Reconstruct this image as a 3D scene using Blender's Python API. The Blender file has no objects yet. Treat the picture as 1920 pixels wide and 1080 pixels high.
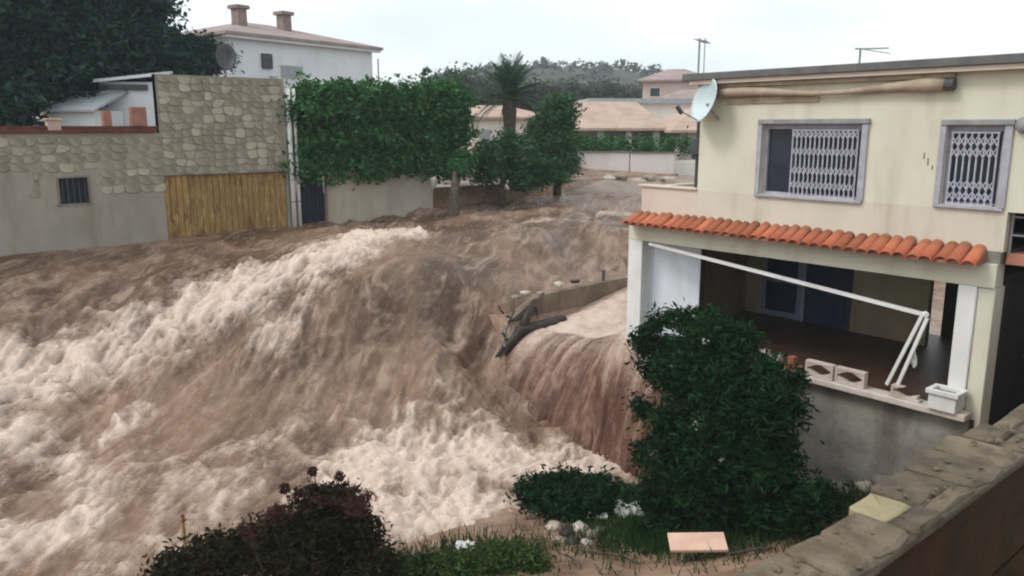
import bpy, bmesh, math, random
import numpy as np
from mathutils import Vector, Matrix
random.seed(7); rng = np.random.default_rng(7)
S = bpy.context.scene; COL = S.collection
# ------------------------------------------------------------------ camera
EYE = 7.0; FPX = 1500.0; PITCH = math.atan(300/1500.0); YAW = math.radians(49.8)
cd = bpy.data.cameras.new('camera'); cam = bpy.data.objects.new('camera', cd); COL.objects.link(cam)
cam.location = (0, 0, EYE); cam.rotation_euler = (math.pi/2-PITCH, 0, YAW)
cd.sensor_width = 36; cd.lens = 36*FPX/1920; cd.clip_start = .1; cd.clip_end = 3000
S.camera = cam
# ------------------------------------------------------------------ sky, sun, exposure
SUN_EL, SUN_AZ = math.radians(48), math.radians(205)     # azimuth from +Y, clockwise
w = bpy.data.worlds.new('World'); S.world = w; w.use_nodes = True
nt = w.node_tree; nt.nodes.clear()
sky = nt.nodes.new('ShaderNodeTexSky'); sky.sky_type = 'NISHITA'; sky.sun_disc = False
sky.sun_elevation = SUN_EL; sky.sun_rotation = SUN_AZ; sky.air_density = 1.0; sky.dust_density = 4.0; sky.ozone_density = 1.0
hs = nt.nodes.new('ShaderNodeHueSaturation'); hs.inputs['Saturation'].default_value = .22
bg = nt.nodes.new('ShaderNodeBackground'); bg.inputs['Strength'].default_value = .15
wo = nt.nodes.new('ShaderNodeOutputWorld')
oc = nt.nodes.new('ShaderNodeMix'); oc.data_type = 'RGBA'; oc.inputs[0].default_value = .72; oc.inputs[7].default_value = (7.5, 8.15, 8.4, 1)   # even cloud cover over the clear sky
cn = nt.nodes.new('ShaderNodeTexNoise'); cn.inputs['Scale'].default_value = 2.2; cn.inputs['Detail'].default_value = 5; ctc = nt.nodes.new('ShaderNodeTexCoord'); cmp_ = nt.nodes.new('ShaderNodeMapping'); cmp_.inputs['Scale'].default_value = (1, 1, 3)
nt.links.new(ctc.outputs['Generated'], cmp_.inputs[0]); nt.links.new(cmp_.outputs[0], cn.inputs['Vector'])
cm = nt.nodes.new('ShaderNodeMix'); cm.data_type = 'RGBA'; cm.inputs[6].default_value = (6.0, 6.9, 7.3, 1); cm.inputs[7].default_value = (8.4, 8.7, 8.8, 1)
crm = nt.nodes.new('ShaderNodeMapRange'); crm.inputs[1].default_value = .35; crm.inputs[2].default_value = .62; nt.links.new(cn.outputs[0], crm.inputs[0]); nt.links.new(crm.outputs[0], cm.inputs[0]); nt.links.new(cm.outputs[2], oc.inputs[7])
nt.links.new(sky.outputs[0], hs.inputs['Color']); nt.links.new(hs.outputs[0], oc.inputs[6]); nt.links.new(oc.outputs[2], bg.inputs[0]); nt.links.new(bg.outputs[0], wo.inputs[0])
sl = bpy.data.lights.new('sun', 'SUN'); sun = bpy.data.objects.new('sun', sl); COL.objects.link(sun)
sl.energy = 1.15; sl.angle = math.radians(16); sl.color = (1, .96, .9)
sd = Vector((math.sin(SUN_AZ)*math.cos(SUN_EL), math.cos(SUN_AZ)*math.cos(SUN_EL), math.sin(SUN_EL)))
sun.rotation_euler = sd.to_track_quat('Z', 'Y').to_euler(); sun.location = (0, 0, 40)
S.view_settings.view_transform = 'Standard'; S.view_settings.look = 'None'
S.view_settings.exposure = 0.22; S.view_settings.gamma = 1; S.view_settings.use_curve_mapping = False
S.cycles.filter_width = 2.1
S.cycles.max_bounces = 6; S.cycles.diffuse_bounces = 3

# ------------------------------------------------------------------ site survey: a sight line from the camera -> a place
_F = np.array([-math.sin(YAW)*math.cos(PITCH), math.cos(YAW)*math.cos(PITCH), -math.sin(PITCH)])
_R = np.array([math.cos(YAW), math.sin(YAW), 0.]); _U = np.cross(_R, _F); _C = np.array([0, 0, EYE])
def _ray(px, py): return _F+_R*(px-960)/FPX-_U*(py-540)/FPX
def atx(px, py, x): d = _ray(px, py); return _C+d*(x/d[0])
def aty(px, py, y): d = _ray(px, py); return _C+d*(y/d[1])
def atz(px, py, z): d = _ray(px, py); return _C+d*((z-EYE)/d[2])
def atd(px, py, dist): d = _ray(px, py); return _C+d*(dist/math.hypot(d[0], d[1]))

# ------------------------------------------------------------------ numpy noise
_perm = np.random.default_rng(3).permutation(256); _perm = np.concatenate([_perm, _perm])
_ga = np.random.default_rng(4).uniform(0, 2*np.pi, 512)
def perlin(x, y):
    xi = np.floor(x).astype(int); yi = np.floor(y).astype(int); xf = x-xi; yf = y-yi
    u = xf*xf*xf*(xf*(xf*6-15)+10); v = yf*yf*yf*(yf*(yf*6-15)+10)
    def g(ix, iy, dx, dy):
        a = _ga[_perm[(_perm[ix & 255]+iy) & 255]]
        return np.cos(a)*dx+np.sin(a)*dy
    n00 = g(xi, yi, xf, yf); n10 = g(xi+1, yi, xf-1, yf); n01 = g(xi, yi+1, xf, yf-1); n11 = g(xi+1, yi+1, xf-1, yf-1)
    return 1.5*((n00*(1-u)+n10*u)*(1-v)+(n01*(1-u)+n11*u)*v)
def fbm(x, y, o=4, gain=.5):
    s = 0; a = 1; t = 0
    for i in range(o):
        s = s+a*perlin(x*2**i+17.3*i, y*2**i-9.1*i); t += a; a *= gain
    return s/t
def ridged(x, y, o=3):
    s = 0; a = 1; t = 0
    for i in range(o):
        s = s+a*(1-np.abs(perlin(x*2**i+31.7*i, y*2**i+5.9*i))*2); t += a; a *= .5
    return s/t
def sstep(a, b, x): t = np.clip((x-a)/(b-a), 0, 1); return t*t*(3-2*t)
def rbf(pts, vals):
    pts = np.asarray(pts, float); vals = np.asarray(vals, float); n = len(pts)
    d = np.linalg.norm(pts[:, None]-pts[None], axis=2)+1e-9
    A = np.zeros((n+3, n+3)); A[:n, :n] = d+np.eye(n)*.15*(-1); P = np.c_[np.ones(n), pts]; A[:n, n:] = P; A[n:, :n] = P.T
    c = np.linalg.solve(A, np.r_[vals, 0, 0, 0])
    def f(x, y):
        o = c[n]+c[n+1]*x+c[n+2]*y
        for i in range(n): o = o+c[i]*np.sqrt((x-pts[i, 0])**2+(y-pts[i, 1])**2+.02)
        return o
    return f

# ------------------------------------------------------------------ materials
def N(t, typ, **kw):
    n = t.nodes.new(typ)
    for k, v in kw.items():
        if k in n.inputs: n.inputs[k].default_value = v
        else: setattr(n, k, v)
    return n
def newmat(name):
    m = bpy.data.materials.new(name); m.use_nodes = True; t = m.node_tree
    return m, t, t.nodes['Principled BSDF']
def c4(c): return (c[0], c[1], c[2], 1)
def mixcol(t, fac, a, b):
    n = t.nodes.new('ShaderNodeMix'); n.data_type = 'RGBA'
    for s, v in ((0, fac), (6, a), (7, b)):
        if isinstance(v, (int, float)): n.inputs[s].default_value = v
        elif isinstance(v, tuple): n.inputs[s].default_value = c4(v)
        else: t.links.new(v, n.inputs[s])
    return n.outputs[2]
def ramp(t, src, p0, p1):
    n = t.nodes.new('ShaderNodeMapRange'); n.inputs[1].default_value = p0; n.inputs[2].default_value = p1
    n.interpolation_type = 'SMOOTHSTEP'; t.links.new(src, n.inputs[0]); return n.outputs[0]
def noise(t, scale, detail=4, rough=.55, stretch=None, dist=0):
    tc = t.nodes.new('ShaderNodeTexCoord'); src = tc.outputs['Object']
    if stretch:
        mp = t.nodes.new('ShaderNodeMapping'); mp.inputs['Scale'].default_value = stretch
        t.links.new(src, mp.inputs[0]); src = mp.outputs[0]
    n = N(t, 'ShaderNodeTexNoise', Scale=scale, Detail=detail, Roughness=rough, Distortion=dist)
    t.links.new(src, n.inputs['Vector']); return n.outputs[0]
def surf(name, a, b, scale=2.0, rough=.8, bump=.15, bscale=25, stain=None, stain_amt=.5, streak=True, vary=0, spec=.3):
    """two-tone mottled matt surface, optional weather streaks, optional tint per object"""
    m, t, p = newmat(name)
    col = mixcol(t, ramp(t, noise(t, scale), .35, .65), a, b)
    if stain:
        s = noise(t, 1.6, 5, .6, (1, 1, .22) if streak else (1, 1, 1))
        f = ramp(t, s, .46, .72); mu = N(t, 'ShaderNodeMath', operation='MULTIPLY'); t.links.new(f, mu.inputs[0]); mu.inputs[1].default_value = stain_amt
        col = mixcol(t, mu.outputs[0], col, stain)
    if vary:
        oi = t.nodes.new('ShaderNodeObjectInfo'); h = t.nodes.new('ShaderNodeHueSaturation')
        mr = t.nodes.new('ShaderNodeMapRange'); mr.inputs[3].default_value = 1-vary; mr.inputs[4].default_value = 1+vary
        t.links.new(oi.outputs['Random'], mr.inputs[0]); t.links.new(mr.outputs[0], h.inputs['Value']); t.links.new(col, h.inputs['Color']); col = h.outputs[0]
    t.links.new(col, p.inputs['Base Color']); p.inputs['Roughness'].default_value = rough; p.inputs['Specular IOR Level'].default_value = spec
    if bump:
        bn = t.nodes.new('ShaderNodeBump'); bn.inputs['Strength'].default_value = bump; bn.inputs['Distance'].default_value = .02
        t.links.new(noise(t, bscale, 6), bn.inputs['Height']); t.links.new(bn.outputs[0], p.inputs['Normal'])
    return m
def leafmat(name, dark, light, trans=.2):
    m, t, p = newmat(name)
    g = t.nodes.new('ShaderNodeNewGeometry')
    cl = noise(t, .9, 3)
    ad = N(t, 'ShaderNodeMath', operation='MULTIPLY_ADD'); t.links.new(g.outputs['Random Per Island'], ad.inputs[0]); ad.inputs[1].default_value = .5; t.links.new(cl, ad.inputs[2])
    col = mixcol(t, ramp(t, ad.outputs[0], .4, 1.1), dark, light)
    t.links.new(col, p.inputs['Base Color']); p.inputs['Roughness'].default_value = .65; p.inputs['Specular IOR Level'].default_value = .06
    tr = t.nodes.new('ShaderNodeBsdfTranslucent'); t.links.new(col, tr.inputs[0])
    mx = t.nodes.new('ShaderNodeMixShader'); mx.inputs[0].default_value = trans
    t.links.new(p.outputs[0], mx.inputs[1]); t.links.new(tr.outputs[0], mx.inputs[2])
    t.links.new(mx.outputs[0], t.nodes['Material Output'].inputs[0]); return m

M = {}
M['cream'] = surf('cream_render', (.61, .58, .465), (.66, .63, .51), .8, .9, .15, 40, (.42, .37, .27), .45)
M['cream_low'] = surf('cream_render_low', (.57, .515, .43), (.62, .565, .475), .8, .9, .12, 40, (.38, .29, .21), .6)
M['pink_parapet'] = surf('pinkish_render', (.62, .51, .43), (.66, .56, .48), 1, .9, .1, 40, (.45, .36, .3), .3)
M['white_paint'] = surf('white_paint', (.68, .68, .66), (.74, .74, .72), 2, .6, .06, 30, (.45, .40, .33), .4)
M['blue_white'] = surf('bluish_white_paint', (.76, .81, .88), (.82, .86, .92), 1.5, .7, .06, 30, (.45, .42, .42), .35)
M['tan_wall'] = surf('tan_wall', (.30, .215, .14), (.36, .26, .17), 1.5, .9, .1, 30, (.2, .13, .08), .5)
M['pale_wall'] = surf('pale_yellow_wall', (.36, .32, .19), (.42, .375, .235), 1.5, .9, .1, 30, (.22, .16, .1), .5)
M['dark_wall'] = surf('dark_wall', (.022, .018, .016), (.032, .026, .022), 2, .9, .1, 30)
M['blue_door'] = surf('navy_door_paint', (.016, .028, .075), (.022, .036, .09), 2, .5, .05, 30, (.1, .07, .05), .4)
M['blue_sash'] = surf('pale_blue_paint', (.22, .26, .36), (.27, .31, .42), 2, .5, .05, 30)
M['mud_floor'] = surf('muddy_floor', (.06, .03, .018), (.09, .05, .03), 3, .45, .3, 12)
M['terracotta'] = surf('terracotta', (.36, .10, .05), (.44, .14, .07), 3, .8, .2, 30, (.16, .085, .05), .8, False, .28)
M['roofedge'] = surf('dark_grey_fascia', (.10, .10, .10), (.14, .135, .13), 3, .7, .1, 30)
M['pinkwhite'] = surf('pinkish_white_wall', (.70, .63, .60), (.76, .69, .66), .6, .9, .08, 30, (.5, .42, .38), .3)
M['awning'] = surf('tan_awning_cloth', (.38, .30, .22), (.46, .38, .29), 3, .9, .3, 14, (.24, .175, .11), .7)
M['grille'] = surf('lilac_grey_metal', (.38, .38, .45), (.46, .46, .53), 5, .45, .03, 60)
M['grey_metal'] = surf('grey_metal', (.22, .23, .23), (.30, .30, .30), 5, .45, .05, 60)
M['dark_metal'] = surf('dark_metal', (.05, .05, .055), (.08, .08, .085), 5, .5, .05, 60)
M['frame'] = surf('grey_frame', (.33, .32, .37), (.41, .40, .45), 5, .6, .05, 60)
M['dish'] = surf('pale_blue_dish', (.50, .60, .62), (.56, .66, .68), 2, .4, .02, 60, (.36, .38, .36), .3)
M['conc'] = surf('grey_concrete', (.20, .19, .165), (.31, .295, .255), 1.6, .95, .8, 9, (.12, .09, .065), .75)
M['ledge'] = surf('pinkish_concrete', (.52, .45, .40), (.62, .55, .49), 2.5, .9, .25, 25, (.34, .25, .2), .5)
M['brick'] = surf('red_brick', (.30, .12, .08), (.38, .17, .11), 4, .9, .3, 30, None, 0, True, .2)
M['stone_mortar'] = surf('stone_wall_mortar', (.215, .20, .165), (.275, .255, .205), 1.1, .95, .35, 16, (.19, .165, .125), .5)
M['stone'] = surf('beige_wall_stone', (.21, .188, .142), (.285, .255, .192), 2.5, .95, .35, 14, (.34, .315, .245), .5, False, .10)
M['stone_pale'] = surf('pale_wall_stone', (.33, .305, .235), (.42, .39, .30), 2.5, .95, .35, 14, (.25, .23, .18), .4, False, .12)
M['render_grey'] = surf('grey_render', (.28, .255, .215), (.33, .30, .255), .7, .95, .15, 30, (.20, .15, .11), .5)
M['low_wall'] = surf('low_rendered_wall', (.40, .34, .28), (.46, .40, .33), .9, .95, .15, 30, (.28, .21, .16), .5)
M['coping_red'] = surf('red_brown_coping', (.085, .028, .02), (.125, .045, .03), 3, .85, .2, 20)
M['pinkstone'] = surf('pinkish_pier', (.42, .31, .25), (.48, .37, .30), 2, .9, .2, 25)
M['villa'] = surf('villa_white', (.66, .70, .73), (.72, .76, .79), .6, .85, .06, 30, (.55, .57, .58), .3)
M['white_house'] = surf('far_house_white', (.70, .67, .60), (.77, .73, .66), .6, .85, .08, 30, (.45, .40, .34), .3)
M['shutter'] = surf('grey_shutter', (.30, .33, .35), (.36, .39, .41), 3, .7, .05, 30)
M['glass'] = surf('dark_glass', (.02, .025, .04), (.03, .035, .055), 2, .15, 0, 30, spec=.5)
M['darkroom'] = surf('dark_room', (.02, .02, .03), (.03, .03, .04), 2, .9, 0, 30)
M['trunk'] = surf('bark', (.06, .045, .035), (.11, .085, .065), 6, .95, .6, 20)
M['trunk_wet'] = surf('wet_bark', (.025, .02, .018), (.05, .04, .032), 6, .5, .6, 20)
M['wood'] = surf('weathered_wood', (.30, .19, .09), (.38, .25, .12), 4, .85, .3, 30)
M['capstone'] = surf('wall_cap_stone', (.085, .065, .044), (.14, .11, .076), 5, .95, 1.0, 26, (.21, .17, .122), .7, False, .22)
M['capstone_y'] = surf('yellow_cap_stone', (.25, .21, .125), (.31, .26, .155), 3.5, .95, .5, 18)
M['capmortar'] = surf('cap_mortar', (.075, .058, .042), (.115, .09, .066), 3, .95, .5, 22)
M['brown_baked_shade'] = surf('brown_render_baked_shade', (.034, .014, .0035), (.055, .024, .006), 2, .95, .8, 9, (.012, .007, .003), .6, False)  # brown render, its colour darkened to carry the shade falling on it
M['board'] = surf('pink_board', (.62, .40, .30), (.70, .48, .37), 3, .85, .1, 30)
M['scrap'] = surf('white_scrap', (.66, .66, .62), (.76, .76, .72), 4, .7, .2, 20, (.4, .34, .28), .4, False)
M['rock'] = surf('mud_coated_rock', (.26, .21, .16), (.40, .33, .27), 4, .9, .5, 12, None, 0, True, .3)
M['palerock'] = surf('pale_rock', (.38, .33, .28), (.50, .45, .39), 4, .9, .5, 12, None, 0, True, .15)
# roof of far houses: tile rows too far away to tell apart
def roofmat(name, a, b, sc=18):
    m, t, p = newmat(name)
    tc = t.nodes.new('ShaderNodeTexCoord'); wv = N(t, 'ShaderNodeTexWave', Scale=sc/6.28, Distortion=.6, Detail=2.0)
    wv.bands_direction = 'X'; t.links.new(tc.outputs['Object'], wv.inputs[0])
    col = mixcol(t, ramp(t, noise(t, 1.2, 5), .35, .65), a, b)
    t.links.new(col, p.inputs['Base Color']); p.inputs['Roughness'].default_value = .9
    bn = t.nodes.new('ShaderNodeBump'); bn.inputs['Strength'].default_value = .6; bn.inputs['Distance'].default_value = .06
    t.links.new(wv.outputs[1], bn.inputs['Height']); t.links.new(bn.outputs[0], p.inputs['Normal']); return m
M['roof_pink'] = roofmat('pink_tile_roof', (.44, .31, .245), (.53, .39, .32))
M['chimney'] = surf('chimney_render', (.22, .17, .15), (.28, .22, .20), 3, .9)
M['roof_villa'] = roofmat('villa_tile_roof', (.30, .235, .22), (.38, .30, .28))
# garage door: mustard paint flaking in wavy vertical strips
def gatemat():
    m, t, p = newmat('mustard_flaking_paint')
    n1 = noise(t, 3.2, 5, .65, (1, 1.8, .42), 2.2)
    col = mixcol(t, ramp(t, noise(t, 1.5, 4), .3, .7), (.22, .125, .036), (.30, .18, .06))
    col = mixcol(t, ramp(t, n1, .53, .62), col, (.42, .30, .11))
    col = mixcol(t, ramp(t, noise(t, 2.6, 5, .6, (1, 1.6, .5), .8), .54, .64), col, (.19, .085, .035))
    oi = t.nodes.new('ShaderNodeObjectInfo'); h = t.nodes.new('ShaderNodeHueSaturation'); mr = t.nodes.new('ShaderNodeMapRange'); mr.inputs[3].default_value = .85; mr.inputs[4].default_value = 1.12
    t.links.new(oi.outputs['Random'], mr.inputs[0]); t.links.new(mr.outputs[0], h.inputs['Value']); t.links.new(col, h.inputs['Color'])
    t.links.new(h.outputs[0], p.inputs['Base Color']); p.inputs['Roughness'].default_value = .7
    bn = t.nodes.new('ShaderNodeBump'); bn.inputs['Strength'].default_value = .5; bn.inputs['Distance'].default_value = .02; t.links.new(n1, bn.inputs['Height']); t.links.new(bn.outputs[0], p.inputs['Normal'])
    return m
M['gate'] = gatemat()
M['leaf_hedge'] = leafmat('hedge_leaf', (.026, .098, .030), (.070, .180, .060))
M['leaf_dark'] = leafmat('dark_tree_leaf', (.014, .040, .030), (.032, .075, .055))
M['leaf_bush'] = leafmat('bush_leaf', (.003, .016, .005), (.013, .046, .013), .06)
M['leaf_mid'] = leafmat('mid_tree_leaf', (.026, .080, .032), (.058, .135, .054))
M['leaf_palm'] = leafmat('palm_leaf', (.030, .065, .040), (.055, .10, .065))
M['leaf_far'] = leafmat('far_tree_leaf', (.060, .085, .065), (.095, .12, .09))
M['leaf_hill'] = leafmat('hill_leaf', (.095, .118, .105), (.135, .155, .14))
M['leaf_brown'] = leafmat('dry_brown_leaf', (.025, .017, .009), (.055, .036, .02), .1)
M['leaf_olive'] = leafmat('olive_leaf', (.014, .012, .005), (.032, .028, .011), .1)
M['seed'] = leafmat('dark_seed_head', (.035, .015, .012), (.065, .03, .022), .05)
M['grass'] = leafmat('grass_blade', (.014, .040, .010), (.032, .075, .018), .15)
M['petal'] = leafmat('white_petal', (.30, .33, .24), (.42, .45, .34), .2)

# ------------------------------------------------------------------ mesh helpers
class MB:
    def __init__(s): s.v = []; s.f = []
    def add(s, vs, fs):
        o = len(s.v); s.v += [tuple(map(float, v)) for v in vs]; s.f += [tuple(i+o for i in f) for f in fs]; return s
    def box(s, x0, x1, y0, y1, z0, z1):
        return s.add([(x0, y0, z0), (x1, y0, z0), (x1, y1, z0), (x0, y1, z0), (x0, y0, z1), (x1, y0, z1), (x1, y1, z1), (x0, y1, z1)],
                     [(0, 3, 2, 1), (4, 5, 6, 7), (0, 1, 5, 4), (1, 2, 6, 5), (2, 3, 7, 6), (3, 0, 4, 7)])
    def tube(s, pts, r, n=8, cap=True):
        pts = [Vector(p) for p in pts]; rs = r if isinstance(r, (list, tuple)) else [r]*len(pts)
        vs = []; fs = []
        for i, p in enumerate(pts):
            d = (pts[min(i+1, len(pts)-1)]-pts[max(i-1, 0)]).normalized()
            a = d.cross(Vector((0, 0, 1))) if abs(d.z) < .95 else d.cross(Vector((1, 0, 0)))
            a.normalize(); b = d.cross(a)
            for k in range(n):
                t = 2*math.pi*k/n+math.pi/n; vs.append(p+(a*math.cos(t)+b*math.sin(t))*rs[i])
        for i in range(len(pts)-1):
            for k in range(n): fs.append((i*n+k, i*n+(k+1) % n, (i+1)*n+(k+1) % n, (i+1)*n+k))
        if cap: fs.append(tuple(range(n-1, -1, -1))); fs.append(tuple((len(pts)-1)*n+k for k in range(n)))
        return s.add(vs, fs)
    def ball(s, c, r, sub=1, jit=.25, sq=(1, 1, 1)):
        bm = bmesh.new(); bmesh.ops.create_icosphere(bm, subdivisions=sub, radius=1)
        bm.verts.ensure_lookup_table(); vs = []
        for v in bm.verts:
            k = r*(1+random.uniform(-jit, jit)); vs.append((c[0]+v.co.x*k*sq[0], c[1]+v.co.y*k*sq[1], c[2]+v.co.z*k*sq[2]))
        fs = [tuple(v.index for v in f.verts) for f in bm.faces]; bm.free(); return s.add(vs, fs)
    def mesh(s, name, off=(0, 0, 0), smooth=False):
        me = bpy.data.meshes.new(name)
        me.from_pydata([(v[0]-off[0], v[1]-off[1], v[2]-off[2]) for v in s.v], [], s.f); me.update()
        bm = bmesh.new(); bm.from_mesh(me); bmesh.ops.recalc_face_normals(bm, faces=bm.faces); bm.to_mesh(me); bm.free()
        if smooth: me.polygons.foreach_set('use_smooth', [True]*len(me.polygons))
        return me
def wloc(o):
    p = Vector((0, 0, 0))
    while o: p += o.location; o = o.parent
    return p
def obj(name, mb, m, parent=None, world=True, smooth=False, bevel=0, loc=None, label=None, kind=None):
    """one mesh object; world=True: the verts are world coordinates and the (unrotated) parents' offset is taken off"""
    if isinstance(mb, MB):
        off = (loc if (loc is not None and parent is None and world) else (wloc(parent) if (parent and world) else (0, 0, 0)))
        me = mb.mesh(name, off, smooth)
    else: me = mb
    if isinstance(m, str): m = M[m]
    if len(me.materials) == 0: me.materials.append(m)
    o = bpy.data.objects.new(name, me); COL.objects.link(o)
    if parent: o.parent = parent
    elif loc is not None: o.location = loc
    if bevel:
        b = o.modifiers.new('bevel', 'BEVEL'); b.width = bevel; b.segments = 2; b.limit_method = 'ANGLE'
    if label: o['label'] = label
    if kind: o['kind'] = kind
    return o
def thing(name, label, cat, loc=(0, 0, 0), rz=0, group=None):
    o = bpy.data.objects.new(name, None); COL.objects.link(o); o.location = loc; o.rotation_euler = (0, 0, rz); o.empty_display_size = .3
    o['label'] = label; o['category'] = cat
    if group: o['group'] = group
    return o
def tag(o, label, cat, group=None):
    o['label'] = label; o['category'] = cat
    if group: o['group'] = group
    return o
def fastmesh(name, verts, faces, smooth=False):
    me = bpy.data.meshes.new(name); verts = np.ascontiguousarray(verts, np.float32); faces = np.ascontiguousarray(faces, np.int32)
    nf, k = faces.shape
    me.vertices.add(len(verts)); me.vertices.foreach_set('co', verts.ravel())
    me.loops.add(nf*k); me.loops.foreach_set('vertex_index', faces.ravel())
    me.polygons.add(nf); me.polygons.foreach_set('loop_start', np.arange(nf, dtype=np.int32)*k)
    if smooth: me.polygons.foreach_set('use_smooth', np.ones(nf, bool))
    me.update(calc_edges=True); return me
def gridfaces(nx, ny):
    i = np.arange(nx*ny).reshape(ny, nx)
    return np.stack([i[:-1, :-1].ravel(), i[:-1, 1:].ravel(), i[1:, 1:].ravel(), i[1:, :-1].ravel()], 1)
def leaf_verts(P, size, aspect=2.0, up=.25, droop=0):
    """one folded diamond leaf (two triangles) at each point"""
    n = len(P); d = rng.normal(size=(n, 3)); d[:, 2] = d[:, 2]*.7-droop; d /= np.linalg.norm(d, axis=1)[:, None]
    q = rng.normal(size=(n, 3)); q[:, 2] += up*3; s = np.cross(d, q); s /= np.linalg.norm(s, axis=1)[:, None]+1e-9
    nn = np.cross(s, d); L = size*rng.uniform(.45, 1.65, n)[:, None]; W = L/aspect
    v = np.empty((n, 4, 3)); v[:, 0] = P-d*L*.5; v[:, 1] = P+s*W*.5+nn*L*.08; v[:, 2] = P+d*L*.5; v[:, 3] = P-s*W*.5+nn*L*.08
    base = np.arange(n)*4; f = np.empty((n*2, 3), int); f[0::2] = np.c_[base, base+1, base+2]; f[1::2] = np.c_[base, base+2, base+3]
    return v.reshape(-1, 3), f
def cloud_points(blobs, n, clumps, cr, shell=.55):
    """leaf positions: clumps spread over the outer part of ellipsoids, leaves gathered round each clump"""
    vol = np.array([(b[3]*b[4]+b[4]*b[5]+b[3]*b[5]) for b in blobs]); vol = vol/vol.sum(); out = []
    for b, wgt in zip(blobs, vol):
        k = max(4, int(clumps*wgt)); d = rng.normal(size=(k, 3)); d /= np.linalg.norm(d, axis=1)[:, None]
        r = shell+(1-shell)*rng.random(k)**.6; c = d*r[:, None]*np.array(b[3:6])+np.array(b[:3])
        m = max(10, int(n*wgt)); idx = rng.integers(0, k, m); sc = cr*rng.uniform(.6, 1.4, k)
        out.append(c[idx]+rng.normal(size=(m, 3))*sc[idx][:, None]*np.array([1, 1, .75]))
    return np.concatenate(out)
def foliage(name, blobs, n, clumps, cr, size, m, parent=None, aspect=2.0, shell=.55, clip=None, kind=None, loc=None, droop=0):
    P = cloud_points(blobs, n, clumps, cr, shell)
    if clip is not None: P = P[clip(P)]
    off = np.array(wloc(parent)) if parent else (np.array(loc) if loc is not None else np.zeros(3))
    v, f = leaf_verts(P-off, size, aspect, droop=droop); me = fastmesh(name, v, f)
    return obj(name, me, m, parent, loc=loc, kind=kind)

# ================================================================== THE SETTING
# ---- land beside the flood, streets, far ground: one sheet
LP = [(-12.4, 10.4, -1.05), (-12.5, 7, -1.05), (-12.8, 5, -1.1), (-13.2, 3, -1.15), (-11.6, 13, -1.15), (-14.5, 8, -1.8), (-15, 4, -1.8), (-13, 12.5, -1.8), (-9, 12, -.55), (-8, 10.5, -.15),
      (-9.5, 8, -.2), (-10.5, 5, -.1), (-7, 11.3, .2), (-6, 13.5, .6), (-4.6, 13.5, 1.5), (-4.5, 8, 1.2), (-3, 10, 1.6), (-3, 5, 1.2), (-7, 7, .6), (-9, 3, .5), (-6, 3, 1.1), (-10, -2, .5), (-14, 0, -1.2), (-4, -3, 1.4)]
land = rbf([p[:2] for p in LP], [p[2] for p in LP])
def ground_h(x, y):
    z = np.full(x.shape, -2.6)
    zl = np.clip(land(x, y)+.05*fbm(x*1.3, y*1.3, 3), -2.6, 1.9)
    z = np.where((x > -16) & (y < 14.2), np.maximum(zl, -2.6), z)
    z = np.where(y >= 14.2, np.where(x > -17, np.where(x > -4.9, 1.9, .6), 1.6), z)
    z = np.where(x > -2.3, 3.3+.04*fbm(x*2, y*2, 2), z)
    back = np.where(y < 12.6, 6.55, 4.6)+np.clip(-27.3-x, 0, 25)*.10
    z = np.where(x < -27.15, back, z)
    z = np.where((y > 40) & (x >= -27.15) & (x < -2.3), 2.2+(y-40)*.06, z)
    r = np.hypot(x, y); z = np.where(r > 70, z+(np.clip(r, 70, 140)-70)*.03, z)
    return np.clip(z, -3, 14)
def spaced(parts): return np.unique(np.concatenate([np.arange(a, b, s) for a, b, s in parts]))
gx = spaced([(-600, -60, 20), (-60, -27.5, 1.5), (-27.5, -27.0, .1), (-27, -16, .5), (-16, -1.5, .1), (-1.5, 12, .6), (12, 600, 20)])
gy = spaced([(-600, -20, 20), (-20, -1, 1), (-1, 15, .1), (15, 45, .8), (45, 100, 4), (100, 620, 20)])
GX, GY = np.meshgrid(gx, gy); GZ = ground_h(GX, GY)
me = fastmesh('ground', np.c_[GX.ravel(), GY.ravel(), GZ.ravel()], gridfaces(len(gx), len(gy)), True)
M['soil'] = surf('muddy_soil', (.20, .12, .075), (.31, .20, .14), 1.5, .75, .6, 9, (.12, .08, .05), .6, False)
t_ = M['soil'].node_tree; p_ = t_.nodes['Principled BSDF']; r_ = t_.nodes.new('ShaderNodeMapRange'); r_.inputs[1].default_value = .42; r_.inputs[2].default_value = .6; r_.inputs[3].default_value = .12; r_.inputs[4].default_value = .85
t_.links.new(noise(t_, .9, 4), r_.inputs[0]); t_.links.new(r_.outputs[0], p_.inputs['Roughness'])
obj('ground', me, 'soil', kind='structure')

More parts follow.
